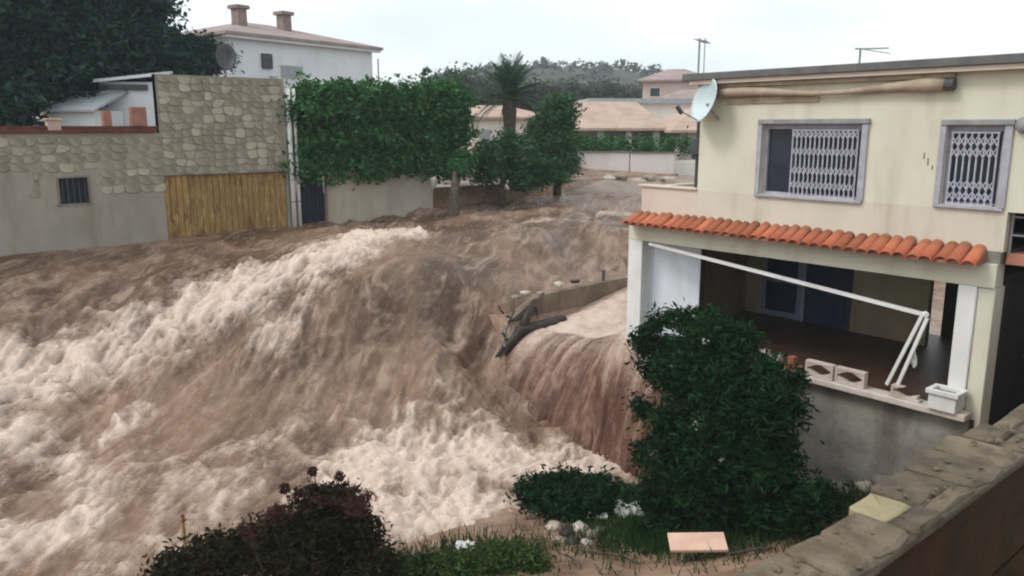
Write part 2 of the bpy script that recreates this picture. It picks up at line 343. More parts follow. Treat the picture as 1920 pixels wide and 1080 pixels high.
# ---- flood water: surveyed heights, then chop and streaks
WP = [(-26.9, -8, 3.2), (-26.9, 0, 3.3), (-26.9, 4, 3.4), (-26.9, 8, 3.4), (-26.9, 12, 3.5), (-26.9, 16, 3.6), (-26.9, 22, 3.8), (-26.9, 30, 4.1), (-26.9, 45, 4.6), (-20, 45, 4.5), (-17, 30, 3.4)]
for q in [(740, 445, 3.45), (640, 458, 3.4), (560, 465, 3.3), (400, 490, 3.05), (320, 500, 2.95), (200, 540, 2.65), (100, 575, 2.4), (0, 615, 2.1),
          (740, 560, 2.45), (640, 570, 2.3), (560, 575, 2.2), (450, 585, 2.05), (300, 615, 1.75), (150, 650, 1.45), (0, 690, 1.2),
          (880, 735, -.35), (740, 690, .75), (600, 700, .75), (450, 705, .75), (300, 715, .72), (150, 735, .68), (0, 765, .6),
          (1000, 800, -.6), (1130, 870, -.7), (900, 850, -.7), (700, 850, -.45), (500, 850, -.25), (250, 850, -.1), (0, 870, -.05), (0, 1080, -.9), (300, 1000, -.8), (500, 950, -.75), (700, 1020, -1), (960, 940, -1),
          (900, 620, 1.3), (850, 560, 2.35), (950, 505, 2.65), (1050, 470, 2.85), (1170, 470, 2.9), (1170, 512, 2.2), (1060, 535, 2.1), (1000, 550, 1.95), (1000, 425, 3.55), (1180, 400, 3.7), (880, 432, 3.5), (820, 500, 2.95), (800, 640, 1.5)]:
    p = atz(*q); WP.append((p[0], p[1], q[2]))
wz = rbf([p[:2] for p in WP], [p[2] for p in WP])
wx = spaced([(-27.0, -11.0, .045)]); wy = np.concatenate([np.arange(-3, 1, .08), np.arange(1, 15.5, .045), 15.5+np.cumsum(.05*1.016**np.arange(165))]); wy = wy[wy < 62]
cx_ = np.arange(-30, -7, .25); cy_ = np.arange(-7, 66, .25); CX, CY_ = np.meshgrid(cx_, cy_); CZ = wz(CX, CY_)
for _ in range(10):                                                                 # let the surveyed surface settle: no kinks
    Q = np.pad(CZ, 1, mode='edge'); CZ = (Q[:-2, 1:-1]+Q[2:, 1:-1]+Q[1:-1, :-2]+Q[1:-1, 2:]+2*CZ)/6
def bilin(x, y):
    u = np.clip((x-cx_[0])/.25, 0, len(cx_)-1.001); v = np.clip((y-cy_[0])/.25, 0, len(cy_)-1.001); i = u.astype(int); j = v.astype(int); a = u-i; b = v-j
    return (CZ[j, i]*(1-a)+CZ[j, i+1]*a)*(1-b)+(CZ[j+1, i]*(1-a)+CZ[j+1, i+1]*a)*b
WX, WY = np.meshgrid(wx, wy); Z0 = bilin(WX, WY)
gyd, gxd = np.gradient(Z0, wy, wx); steep = sstep(.12, .75, np.hypot(gxd, gyd))
def seg(poly, wd):
    best = np.full(WX.shape, 1e9); pts = [atz(*q) for q in poly]
    for a, b in zip(pts[:-1], pts[1:]):
        dx, dy = b[0]-a[0], b[1]-a[1]; t = np.clip(((WX-a[0])*dx+(WY-a[1])*dy)/(dx*dx+dy*dy+1e-9), 0, 1)
        best = np.minimum(best, np.hypot(WX-a[0]-t*dx, WY-a[1]-t*dy))
    return np.exp(-(best/wd)**2)
fl = np.array([.55, -.835]); al = WX*fl[0]+WY*fl[1]; ac = -WX*fl[1]+WY*fl[0]       # along / across the flow on the falling face
wob = .8*fbm(WX*.35, WY*.35, 3)
streak = fbm(al*.55+wob, ac*2.3+wob*1.5, 5, .6)
chop = ridged(WX*.55+wob, WY*.42-wob, 4); lump = fbm(WX*.33+4, WY*.27, 3); fine = fbm(WX*2.6+wob*2, WY*2.2, 4, .6)
foam = np.zeros(WX.shape)
for poly, wd, k in [([(750, 446, 3.42), (640, 475, 3.3), (540, 495, 3.1), (400, 525, 2.85), (250, 570, 2.45), (100, 620, 2.1), (-40, 665, 1.75)], 1.45, 1.0),
                    ([(700, 480, 3.2), (600, 540, 2.5), (520, 620, 1.7)], .8, .75), ([(430, 540, 2.5), (300, 600, 1.8), (190, 640, 1.5)], .8, .8),
                    ([(660, 890, -.6), (760, 860, -.55), (880, 850, -.7), (1000, 870, -.75), (1090, 880, -.8)], 1.25, 1.15), ([(720, 970, -.9), (860, 940, -.9), (960, 950, -.95), (1010, 990, -1)], 1.3, 1.2),
                    ([(760, 800, -.3), (860, 790, -.5), (960, 830, -.65)], .6, .7),
                    ([(-40, 800, .3), (120, 850, 0), (190, 930, -.4), (110, 1000, -.7), (-40, 1050, -.9)], 1.0, .85), ([(270, 765, .4), (140, 850, 0)], .5, .8), ([(330, 1010, -.8), (200, 1060, -.9)], .8, .55),
                    ([(600, 800, -.1), (420, 850, -.2)], .5, .5), ([(1050, 930, -.95), (850, 900, -.8), (650, 920, -.7), (450, 930, -.6), (250, 900, -.3), (60, 880, -.1)], 2.3, .46), ([(960, 425, 3.5), (1080, 408, 3.65), (1180, 398, 3.7)], .35, .7), ([(1180, 470, 2.9), (1060, 500, 2.6)], .5, .25)]:
    foam = np.maximum(foam, k*seg(poly, wd))
smooth_zone = np.maximum(seg([(1180, 440, 3.2), (1000, 460, 3.1), (850, 500, 2.9), (760, 570, 2.1)], 2.0), sstep(24, 30, WY))
band = sstep(-25.0, -26.2, WX)*(WY < 14)                                            # slack water along the wall
basin = sstep(1.1, .3, Z0)
amp = (1-.75*band)*(1-.55*smooth_zone)
mid = ridged(WX*1.25+wob*2, WY*.95-wob, 3)
Z = Z0+amp*(.24*(chop-.5)*(1-.25*basin)+.34*lump*(1-.45*basin)+.26*streak*steep+.05*(mid-.5)*(.6+.5*foam)+.06*fine*(1+foam))
Z += .42*smooth_zone*fbm(WX*.38, WY*.26+7, 3)*(WY < 26)
rdg = seg([(720, 535, 2.6), (860, 490, 2.95), (1000, 455, 3.15), (1170, 425, 3.4)], .85); Z += .34*rdg*(.6+.8*fbm(WX*.5, WY*.4, 3)); Z -= .30*seg([(700, 620, 1.8), (820, 590, 1.9), (920, 560, 2.1)], .8)
# two standing waves in the brown current right of the crest
for q, s, h in [((1100, 470, 2.8), 1.3, -.45), ((870, 470, 3.1), 1.1, -.35), ((980, 440, 3.4), 1.2, .30), ((760, 470, 3.2), .9, .25), ((840, 580, 2.0), 1.0, -.3), ((740, 620, 1.6), 1.0, -.25), ((930, 560, 2.0), .9, .3)]:
    p = atz(*q); Z += h*np.exp(-((WX-p[0])**2+(WY-p[1])**2*.5)/(2*s*s*.4))
fo = foam*1.15+.60*streak*np.maximum(steep, .35)+.40*(chop-.55)+.30*(mid-.5)+.45*fine+.25*lump-.40-.32*smooth_zone
fo = np.clip(fo, 0, 1.2)
torn = ridged(al*1.6+wob*3, ac*4.2+wob*2, 3); Z += sstep(.25, .9, fo)*(.05*(1+fine)+.05*(torn-.5))
fo = np.clip(fo+.38*(torn-.55)*sstep(.05, .5, fo), 0, 1.2)
silt = np.clip(.5+1.0*fbm(WX*.22+wob, WY*.2, 3)+.35*streak+.5*(chop-.5)+.25*basin, 0, 1)
keep = ~((WX > -17.0) & (WY > 13.95))
F = gridfaces(len(wx), len(wy)); kf = keep.ravel()[F].all(1); F = F[kf]
used = np.zeros(WX.size, bool); used[F.ravel()] = True; rem = np.cumsum(used)-1
V = np.c_[WX.ravel(), WY.ravel(), Z.ravel()][used]
me = fastmesh('flood_water', V, rem[F], True)
for nm, arr in (('foam', fo), ('silt', silt)):
    a = me.attributes.new(nm, 'FLOAT', 'POINT'); a.data.foreach_set('value', arr.ravel()[used].astype(np.float32))
def watermat(name, deep, brown, tan, froth, nsc=6.0, stretch=(1, 1, 1)):
    m, t, p = newmat(name)
    a = N(t, 'ShaderNodeAttribute', attribute_name='foam'); s = N(t, 'ShaderNodeAttribute', attribute_name='silt')
    if stretch == 'flow':                                                            # froth drawn out along the current
        tc = t.nodes.new('ShaderNodeTexCoord'); ro = t.nodes.new('ShaderNodeMapping'); ro.inputs['Rotation'].default_value = (0, 0, math.radians(56.6)); t.links.new(tc.outputs['Object'], ro.inputs[0])
        sc_ = t.nodes.new('ShaderNodeMapping'); sc_.inputs['Scale'].default_value = (.42, 1.35, .8); t.links.new(ro.outputs[0], sc_.inputs[0])
        def nz(s_, d_, r_, w_):
            n_ = N(t, 'ShaderNodeTexNoise', Scale=s_, Detail=d_, Roughness=r_, Distortion=w_); t.links.new(sc_.outputs[0], n_.inputs['Vector']); return n_.outputs[0]
        n1 = nz(nsc, 8, .62, .9); n2 = nz(nsc*.3, 6, .6, 1.0)
    else: n1 = noise(t, nsc, 8, .68, stretch, .6); n2 = noise(t, nsc*.35, 6, .6, stretch, .8)
    col = mixcol(t, ramp(t, s.outputs['Fac'], .15, .85), deep, brown)
    col = mixcol(t, ramp(t, n2, .45, .72), col, tan)
    ad = N(t, 'ShaderNodeMath', operation='MULTIPLY_ADD'); t.links.new(n1, ad.inputs[0]); ad.inputs[1].default_value = .9; t.links.new(a.outputs['Fac'], ad.inputs[2])
    n3 = noise(t, nsc*4.5, 6, .7, None, .5); ad2 = N(t, 'ShaderNodeMath', operation='MULTIPLY_ADD'); t.links.new(n3, ad2.inputs[0]); ad2.inputs[1].default_value = .55; t.links.new(ad.outputs[0], ad2.inputs[2])
    f = ramp(t, ad2.outputs[0], .66, 1.62)
    col = mixcol(t, f, col, froth); t.links.new(col, p.inputs['Base Color'])
    r = t.nodes.new('ShaderNodeMapRange'); r.inputs[3].default_value = .20; r.inputs[4].default_value = .85; t.links.new(f, r.inputs[0]); t.links.new(r.outputs[0], p.inputs['Roughness'])
    p.inputs['Specular IOR Level'].default_value = .25
    bn = t.nodes.new('ShaderNodeBump'); bn.inputs['Strength'].default_value = .55; bn.inputs['Distance'].default_value = .06
    hm_ = N(t, 'ShaderNodeMath', operation='MULTIPLY_ADD'); t.links.new(n3, hm_.inputs[0]); hm_.inputs[1].default_value = .45; t.links.new(n1, hm_.inputs[2])
    t.links.new(hm_.outputs[0], bn.inputs['Height']); t.links.new(bn.outputs[0], p.inputs['Normal']); return m
M['water'] = watermat('muddy_flood', (.092, .051, .030), (.205, .124, .080), (.315, .215, .158), (.68, .54, .455), 5.0, 'flow')
M['fall'] = watermat('muddy_fall', (.095, .042, .028), (.20, .105, .070), (.28, .17, .12), (.60, .47, .39), 4.5, (1.5, 1, .5))
obj('flood_water', me, 'water', kind='structure')
# lumps of froth thrown up along the crest and the boils
wgt = (np.clip(fo-.45, 0, 1)*used.reshape(WX.shape)*(WY < 15)).ravel(); wgt /= wgt.sum()
pick = rng.choice(WX.size, 5500, p=wgt); P = np.c_[WX.ravel(), WY.ravel(), Z.ravel()][pick]
P += np.c_[rng.normal(0, .05, (len(P), 2)), rng.exponential(.09, len(P))]
bm = bmesh.new(); bmesh.ops.create_icosphere(bm, subdivisions=1, radius=1); ic = np.array([v.co[:] for v in bm.verts]); icf = np.array([[v.index for v in f.verts] for f in bm.faces]); bm.free()
r = .004+.011*rng.random(len(P))**2
vv = (P[:, None]+ic[None]*r[:, None, None]*rng.uniform(.6, 1.5, (len(P), 1, 3))).reshape(-1, 3); ff = (icf[None]+np.arange(len(P))[:, None, None]*len(ic)).reshape(-1, 3)
M['froth'] = surf('froth', (.56, .45, .36), (.66, .54, .44), 4, .9, 0)
obj('spray', fastmesh('spray', vv, ff, True), 'froth', kind='stuff')
# ---- the sheet of water that crosses the flooded terrace and drops off its wall
uu = np.arange(-18.9, -10.4, .035); vv_ = np.linspace(0, 1, 170); UU, VV = np.meshgrid(uu, vv_)
lip = 1.22+.70*sstep(-15.2, -12.5, UU)+.20*fbm(UU*.5, UU*0, 2)-sstep(-17.0, -19.1, UU)*2.0
t1 = np.clip(VV/.45, 0, 1); t2 = np.clip((VV-.45)/.55, 0, 1)
colm = fbm(UU*1.5, t2*.6+UU*.1, 4, .6); colf = fbm(UU*4.5+colm, t2*1.2, 3)
EDGE = 15.3-1.15*sstep(-13.6, -12.5, UU)+.35*fbm(UU*.45+3, UU*0, 2)*sstep(-12.4, -13.5, UU); reach = 13.1+.30*fbm(UU*.8, UU*0+5, 3)+.6*sstep(-17.4, -18.9, UU)
BACK = np.where(UU < -17.0, EDGE+.5, 19.6)
FY = np.where(VV < .45, BACK-(BACK-EDGE)*t1, EDGE-(EDGE-reach)*t2**.62)
FZ = np.where(VV < .45, np.where(UU < -17.0, lip+.12, 2.05-(2.05-lip-.12)*t1**.8), lip+.12-(lip+.12+1.3)*np.clip((EDGE-FY)/(EDGE-reach), 0, 1)**2.3)
pool = (VV < .45)*1.0
FZ += pool*(.16*(ridged(UU*.8, FY*.7, 3)-.5)+.06*fbm(UU*2.5, FY*2.5, 3))*(1-sstep(.8, 1, t1)*.6)
FY -= (1-pool)*(.24*colm+.09*colf)*sstep(.15, .6, t2)
FZ += (1-pool)*(.10*colm+.05*colf)*(1-sstep(.3, .6, t2))
ffo = np.where(pool > 0, .55+.5*fbm(UU*.9, FY*.8, 4)*1.0+.15*sstep(.55, 1, t1), .45*(1-sstep(.05, .6, t2))+.24*colf+.5*colm-.10+.35*sstep(.88, 1, t2))
ffo = np.clip(ffo, 0, 1.1); fsi = np.clip(.55-.5*t2+.7*colm+.5*pool, 0, 1)
me = fastmesh('waterfall', np.c_[UU.ravel(), FY.ravel(), FZ.ravel()], gridfaces(len(uu), len(vv_)), True)
for nm, arr in (('foam', ffo), ('silt', fsi)):
    a = me.attributes.new(nm, 'FLOAT', 'POINT'); a.data.foreach_set('value', arr.ravel().astype(np.float32))
obj('waterfall', me, 'fall', kind='structure')

# ---- wooded hill on the skyline
hx = np.linspace(-1, 1, 60); hy = np.linspace(0, 1, 24); HX, HY = np.meshgrid(hx, hy)
ang0 = YAW+math.radians(-.5); fw = np.array([-math.sin(ang0), math.cos(ang0)]); rt = np.array([math.cos(ang0), math.sin(ang0)])
hd = 150+HY*120; hl = HX*120
prof = 9.0*np.exp(-((hl+5)/26)**2)+8.0*np.exp(-((hl-26)/22)**2)+5.5+2*fbm(hl*.03, hd*.02, 3)
HZ = 6+prof*sstep(0, .5, HY)
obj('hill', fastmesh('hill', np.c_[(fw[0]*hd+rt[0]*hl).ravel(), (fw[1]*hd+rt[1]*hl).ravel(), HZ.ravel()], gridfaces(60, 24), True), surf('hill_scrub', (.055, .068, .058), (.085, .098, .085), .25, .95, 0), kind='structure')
sel = rng.choice(HX.size, 900); hb = np.c_[(fw[0]*hd+rt[0]*hl).ravel(), (fw[1]*hd+rt[1]*hl).ravel(), HZ.ravel()][sel]
blobs = [(p[0]+rng.normal()*2, p[1]+rng.normal()*2, p[2]+.8, rng.uniform(1.6, 3), rng.uniform(1.6, 3), rng.uniform(1.2, 2)) for p in hb]
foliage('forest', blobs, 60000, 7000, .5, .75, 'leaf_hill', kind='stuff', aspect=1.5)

# ---- thin haze in the air
hm = bpy.data.materials.new('haze'); hm.use_nodes = True; ht = hm.node_tree; ht.nodes.clear(); hv = ht.nodes.new('ShaderNodeVolumePrincipled'); ho = ht.nodes.new('ShaderNodeOutputMaterial')
hv.inputs['Color'].default_value = (.86, .92, .96, 1); hv.inputs['Density'].default_value = .0008; ht.links.new(hv.outputs[0], ho.inputs['Volume'])
obj('haze', MB().box(-640, 640, -640, 660, -4.2, 27), hm, kind='stuff')
# ================================================================== YELLOW HOUSE (right)
FY0 = 14.08
H = thing('yellow_house', 'two storey cream house with a row of orange tiles above its flooded open porch', 'house', (-8.5, FY0, 1.0))
def wall_holes(x0, x1, z0, z1, y0, y1, holes):
    xs = sorted({x0, x1, *[h[0] for h in holes], *[h[1] for h in holes]}); zs = sorted({z0, z1, *[h[2] for h in holes], *[h[3] for h in holes]})
    mb = MB()
    for a, b in zip(xs[:-1], xs[1:]):
        run = None
        for c, d in zip(zs[:-1], zs[1:]):
            inside = any(h[0] <= (a+b)/2 <= h[1] and h[2] <= (c+d)/2 <= h[3] for h in holes)
            if inside:
                if run: mb.box(a, b, y0, y1, *run); run = None
            else: run = (run[0], d) if run else (c, d)
        if run: mb.box(a, b, y0, y1, *run)
    return mb
W1 = (-9.03, -7.03, 5.72, 7.08); W2 = (-5.60, -4.74, 5.76, 7.05)
obj('wall', wall_holes(-10.54, -2.2, 5.70, 7.96, FY0, FY0+.25, [W1, W2]), 'cream', H)
obj('wall', MB().box(-10.54, -4.57, FY0, FY0+.25, 5.06, 5.70), 'cream_low', H)
obj('side_wall', MB().box(-10.54, -10.3, FY0+.25, 22, 5.06, 7.96).box(-2.45, -2.2, FY0+.25, 22, 5.06, 7.96), 'cream', H)
obj('room', MB().box(-10.2, -2.5, FY0+2.6, FY0+2.7, 5.1, 7.9).box(-10.2, -2.5, FY0+.26, FY0+2.6, 5.30, 5.36).box(-10.2, -2.5, FY0+.26, FY0+2.6, 7.8, 7.9).box(-6.5, -6.4, FY0+.26, FY0+2.6, 5.36, 7.8), 'darkroom', H)
obj('parapet', MB().box(-12.08, -10.54, FY0, FY0+.18, 5.06, 5.70).box(-12.08, -11.9, FY0+.18, 20, 5.06, 5.70).box(-12.16, -10.54, FY0-.05, FY0+.22, 5.70, 5.745), 'pink_parapet', H, bevel=.01)
obj('terrace_slab', MB().box(-12.3, -4.6, FY0+.01, 21, 4.86, 5.055), 'conc', H)
obj('beam', MB().box(-12.42, -4.62, FY0-.02, FY0+.33, 4.46, 4.86), 'cream', H, bevel=.015)
obj('column', MB().box(-12.42, -12.0, FY0-.02, FY0+.33, .4, 4.46), 'white_paint', H, bevel=.02)
obj('column', MB().box(-5.17, -4.88, FY0-.02, FY0+.35, 2.36, 4.46), 'white_paint', H, bevel=.02)
obj('column', MB().box(-4.88, -4.62, FY0+.03, FY0+.45, 1.5, 4.46), 'cream', H, bevel=.02)
# roof edge
obj('roof', MB().box(-10.85, -1.9, FY0-.28, 22.2, 7.96, 8.10), 'roofedge', H, bevel=.015)
obj('roof_soffit', MB().box(-10.7, -2.0, FY0-.22, FY0-.003, 7.88, 7.957), 'pink_parapet', H)
# rolled awning under the eaves, sagging cloth
mb = MB(); n = 14; pts = []; rs = []
for i in range(n):
    t = i/(n-1); x = -10.05+t*4.4; pts.append((x, FY0-.11, 7.70+.03*math.sin(t*9)-.05*math.sin(t*math.pi*.8+.2))); rs.append(.068+.024*math.sin(t*7+1)+(.03 if i == n-2 else 0))
aw = thing('rolled_awning', 'long rolled tan awning sagging under the eaves above the barred windows', 'awning', (-7.8, FY0-.1, 7.7))
obj('cloth_roll', mb.tube(pts, rs, 10), 'awning', aw, smooth=True)
obj('headrail', MB().box(-10.1, -5.55, FY0-.10, FY0-.004, 7.80, 7.87), 'awning', aw)
obj('end_cap', MB().tube([(-5.66, FY0-.11, 7.69), (-5.52, FY0-.11, 7.69)], .10, 10), 'dark_metal', aw)
obj('valance', MB().box(-9.9, -7.9, FY0-.035, FY0-.004, 7.47, 7.60), 'awning', aw, bevel=.01)
# roof tiles over the porch
def tile_mesh():
    mb = MB(); n = 7; w0, w1, L = .12, .10, .46
    vs = []
    for (yy, wd, zz) in ((0, w0, 0), (L, w1, .235)):
        for k in range(n):
            a = math.pi*k/(n-1); vs.append((-math.cos(a)*wd, -yy*-1-.0, zz+math.sin(a)*wd*.75)); 
    for (yy, wd, zz) in ((0, w0-.018, 0), (L, w1-.018, .235)):
        for k in range(n):
            a = math.pi*k/(n-1); vs.append((-math.cos(a)*wd, yy, zz-.004+math.sin(a)*wd*.75))
    fs = []
    for k in range(n-1):
        fs.append((k, k+1, n+k+1, n+k)); fs.append((2*n+k+1, 2*n+k, 3*n+k, 3*n+k+1)); fs.append((k+1, k, 2*n+k, 2*n+k+1))
    fs.append((0, n, 3*n, 2*n)); fs.append((n-1, 3*n-1, 4*n-1, 2*n-1))
    return mb.add(vs, fs)
tm = tile_mesh().mesh('roof_tile'); tm.materials.append(M['terracotta'])
nt_ = 34
for i in range(nt_):
    o = bpy.data.objects.new('roof_tile', tm); COL.objects.link(o); o.parent = H
    x = -12.2+(i+.5)*(7.4/nt_); o.location = Vector((x+random.uniform(-.012, .012), FY0-.46+random.uniform(-.02, .02), 4.86+random.uniform(-.01, .01)))-H.location
    o.rotation_euler = (random.uniform(-.03, .03), random.uniform(-.05, .05), random.uniform(-.05, .05))
obj('tile_bed', MB().add([(-12.32, FY0-.40, 4.845), (-4.8, FY0-.40, 4.845), (-4.8, FY0-.003, 4.87), (-12.32, FY0-.003, 4.87), (-12.32, FY0-.40, 4.90), (-4.8, FY0-.40, 4.90), (-4.8, FY0-.003, 5.055), (-12.32, FY0-.003, 5.055)],
    [(0, 1, 2, 3), (4, 5, 6, 7), (0, 1, 5, 4), (1, 2, 6, 5), (2, 3, 7, 6), (3, 0, 4, 7)]), 'brick', H)
obj('white_panel', MB().add([(-11.97, FY0+.36, 1.7), (-10.92, FY0+.75, 1.7), (-10.94, FY0+.80, 1.7), (-11.99, FY0+.41, 1.7), (-11.97, FY0+.36, 4.38), (-10.92, FY0+.75, 4.38), (-10.94, FY0+.80, 4.38), (-11.99, FY0+.41, 4.38)], [(3, 2, 1, 0), (4, 5, 6, 7), (0, 1, 5, 4), (1, 2, 6, 5), (2, 3, 7, 6), (3, 0, 4, 7)]), 'blue_white', H, bevel=.006)
# windows with folding security grilles
def window(wd, gx0, gx1, bands, nbar, label):
    x0, x1, z0, z1 = wd; y = FY0+.09
    fr = obj('window', MB().box(x0, x0+.06, y, y+.10, z0, z1).box(x1-.06, x1, y, y+.10, z0, z1).box(x0+.06, x1-.06, y, y+.10, z1-.10, z1).box(x0+.06, x1-.06, y, y+.10, z0, z0+.05), 'frame', H, bevel=.006, label=label)
    obj('shutter_box', MB().box(x0-.09, x1+.14, FY0-.07, FY0-.003, z1-.005, z1+.085), 'grey_metal', fr, bevel=.01)
    obj('jamb', MB().box(x0-.10, x0-.005, FY0-.045, FY0-.002, z0, z1-.006), 'frame', fr, bevel=.005); obj('jamb', MB().box(x1+.005, x1+.12, FY0-.045, FY0-.002, z0, z1-.006), 'frame', fr, bevel=.005)
    obj('sill', MB().box(x0-.1, x1+.1, FY0-.06, FY0-.002, z0-.05, z0-.004), 'frame', fr, bevel=.005)
    obj('pane', MB().box(x0+.07, x1-.07, y+.06, y+.07, z0+.06, z1-.11), 'glass', fr)
    bw = .024; yb = FY0+.03
    for k in range(nbar):
        x = gx0+(gx1-gx0)*k/(nbar-1); obj('grille_bar', MB().box(x-bw/2, x+bw/2, yb, yb+.02, z0+.02, z1-.11), 'grille', fr)
    for (a, b) in bands:
        a = z0+(z1-z0)*a; b = z0+(z1-z0)*b
        for k in range(nbar-1):
            xa = gx0+(gx1-gx0)*k/(nbar-1); xb = gx0+(gx1-gx0)*(k+1)/(nbar-1)
            for sgn in (0, 1):
                p, q = ((xa, a), (xb, b)) if sgn else ((xa, b), (xb, a)); yy = yb-.008-.007*sgn; h = .016
                obj('lattice_strip', MB().add([(p[0], yy, p[1]-h), (q[0], yy, q[1]-h), (q[0], yy, q[1]+h), (p[0], yy, p[1]+h), (p[0], yy+.005, p[1]-h), (q[0], yy+.005, q[1]-h), (q[0], yy+.005, q[1]+h), (p[0], yy+.005, p[1]+h)],
                    [(0, 1, 2, 3), (7, 6, 5, 4), (0, 4, 5, 1), (1, 5, 6, 2), (2, 6, 7, 3), (3, 7, 4, 0)]), 'grille', fr)
    obj('grille_rail', MB().box(gx0-.02, gx1+.02, yb-.004, yb+.028, z0+.005, z0+.03), 'grille', fr); obj('grille_rail', MB().box(gx0-.02, gx1+.02, yb-.004, yb+.028, z1-.135, z1-.105), 'grille', fr)
    return fr
window(W1, -8.40, -7.12, [(.30, .42), (.10, .22), (.56, .68), (.80, .9)], 15, 'wide window with its grille folded open on one side')
window(W2, -5.52, -4.84, [(.06, .17), (.20, .31), (.60, .72), (.74, .86)], 8, 'narrow window with its grille closed')
for k, (px, py, l) in enumerate([(1733, 292, .10), (1740, 303, .12), (1748, 314, .07)]):
    p = aty(px, py, FY0); obj('plaster_chip', MB().box(p[0]-.012, p[0]+.012, FY0-.004, FY0+.01, p[2]-l*.5, p[2]+l*.5), 'conc', H)
# porch interior
obj('porch_wall', MB().box(-12.2, -11.98, FY0+.33, 16.0, 1.6, 4.46), 'blue_white', H)
obj('porch_wall', MB().box(-12.2, -11.98, 16.32, 18.3, 1.6, 4.46), 'tan_wall', H)
obj('porch_pillar', MB().box(-12.2, -11.86, 16.0, 16.32, 1.6, 4.46), surf('brown_pillar', (.16, .09, .07), (.2, .12, .09), 2, .8), H, bevel=.01)
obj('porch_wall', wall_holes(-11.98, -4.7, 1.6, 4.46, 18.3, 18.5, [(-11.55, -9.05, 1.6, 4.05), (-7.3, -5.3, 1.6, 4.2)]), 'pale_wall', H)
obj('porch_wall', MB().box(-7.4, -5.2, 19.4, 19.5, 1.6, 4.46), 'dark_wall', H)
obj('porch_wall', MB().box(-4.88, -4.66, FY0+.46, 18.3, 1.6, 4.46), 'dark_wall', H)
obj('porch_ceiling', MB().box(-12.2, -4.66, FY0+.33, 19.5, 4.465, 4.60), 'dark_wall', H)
obj('porch_floor', MB().box(-12.2, -4.7, FY0+.02, 19.5, 1.9, 2.20), 'mud_floor', H)
for (a, b, mm) in ((-11.53, -10.36, 'blue_sash'), (-10.28, -9.07, 'blue_door')):
    d = obj('door', MB().box(a, b, 18.33, 18.38, 2.2, 4.03), mm, H)
    for k in range(2): obj('door_panel', MB().box(a+.15, b-.15, 18.315, 18.329, 2.35+k*.85, 3.1+k*.8), 'blue_door', d, bevel=.004)
obj('door_mullion', MB().box(-10.36, -10.28, 18.30, 18.40, 2.2, 4.05), 'frame', H)
obj('skirting_panel', MB().box(-9.0, -7.35, 18.28, 18.298, 2.2, 3.0), 'tan_wall', H)
# corner of the landing and passage at the far right
obj('landing', MB().box(-4.55, -2.2, FY0+.1, 16, 4.86, 5.04), 'brick', H, bevel=.01)
obj('landing_back', MB().box(-4.55, -2.2, 16.1, 16.2, 5.04, 5.70), 'cream', H)
obj('passage_wall', MB().box(-5.2, -1.9, 19.0, 19.1, 1.5, 4.86), 'dark_wall', H)
rl = obj('railing', MB().tube([(-4.53, FY0+.14, 5.04), (-4.53, FY0+.14, 6.2)], .02, 6), 'grey_metal', H)
for z in (5.33, 5.62, 6.0): obj('rail_bar', MB().tube([(-4.53, FY0+.14, z), (-2.3, FY0+.14, z)], .014, 6), 'grey_metal', rl)
# down pipe and meter box on the left corner of the upper storey
dp = obj('downpipe', MB().tube([(-10.66, FY0+.1, 5.7), (-10.66, FY0+.1, 7.95)], .035, 8), 'dark_metal', H)
obj('meter_box', MB().box(-10.78, -10.56, FY0+.02, FY0+.2, 6.45, 6.78), 'dark_metal', dp, bevel=.01)
cu = obj('hanging_sheet', None or MB().add([(-4.9+.05*k+0, 16.0+.05*math.sin(k*1.7), z) for z in (2.95, 4.5) for k in range(8)], [(k, k+1, 9+k, 8+k) for k in range(7)]), 'white_paint', smooth=True)
so = cu.modifiers.new('thick', 'SOLIDIFY'); so.thickness = .01
tag(cu, 'pale sheet hanging in the dark passage right of the porch', 'sheet')
# wall lamp beside the narrow window
lp = obj('wall_lamp', MB().ball((0, 0, 0), .13, 2, 0, (1, .6, 1)), 'grey_metal', loc=tuple(Vector(aty(1921, 234, FY0-.06))), smooth=True, world=False)
tag(lp, 'round grey lamp on the wall beside the narrow barred window', 'lamp')

# ---- satellite dish and antennas
dc = Vector(aty(1324, 190, FY0-.30)); DI = thing('satellite_dish', 'pale blue satellite dish on the upper left corner of the cream house', 'satellite dish', tuple(dc))
n = 24; mb = MB(); ax = Vector((-.35, -.86, .30)).normalized(); e1 = Vector((0, 0, 1)).cross(ax).normalized(); e2 = ax.cross(e1)
vs = []; R0 = .44
for i in range(7):
    r_ = R0*i/6
    for k in range(n):
        a = 2*math.pi*k/n; vs.append((e1*math.cos(a)*r_*.95+e2*math.sin(a)*r_*1.05)+ax*(.16*(r_/R0)**2-.10))
fs = [(i*n+k, i*n+(k+1) % n, (i+1)*n+(k+1) % n, (i+1)*n+k) for i in range(6) for k in range(n)]
o = obj('reflector', MB().add(vs, fs), 'dish', DI, world=False, smooth=True); s_ = o.modifiers.new('thick', 'SOLIDIFY'); s_.thickness = .015
obj('feed_arm', MB().tube([-e2*.42+ax*.04, -e2*.36+ax*.50], .014, 6), 'grey_metal', DI, world=False)
obj('receiver', MB().tube([-e2*.40+ax*.45, -e2*.30+ax*.60], .045, 8), 'dark_metal', DI, world=False)
obj('bracket', MB().tube([(-.0, .02, -.05), (.10, .26, -.32), (.10, .31, -.36)], .025, 8), 'grey_metal', DI, world=False)
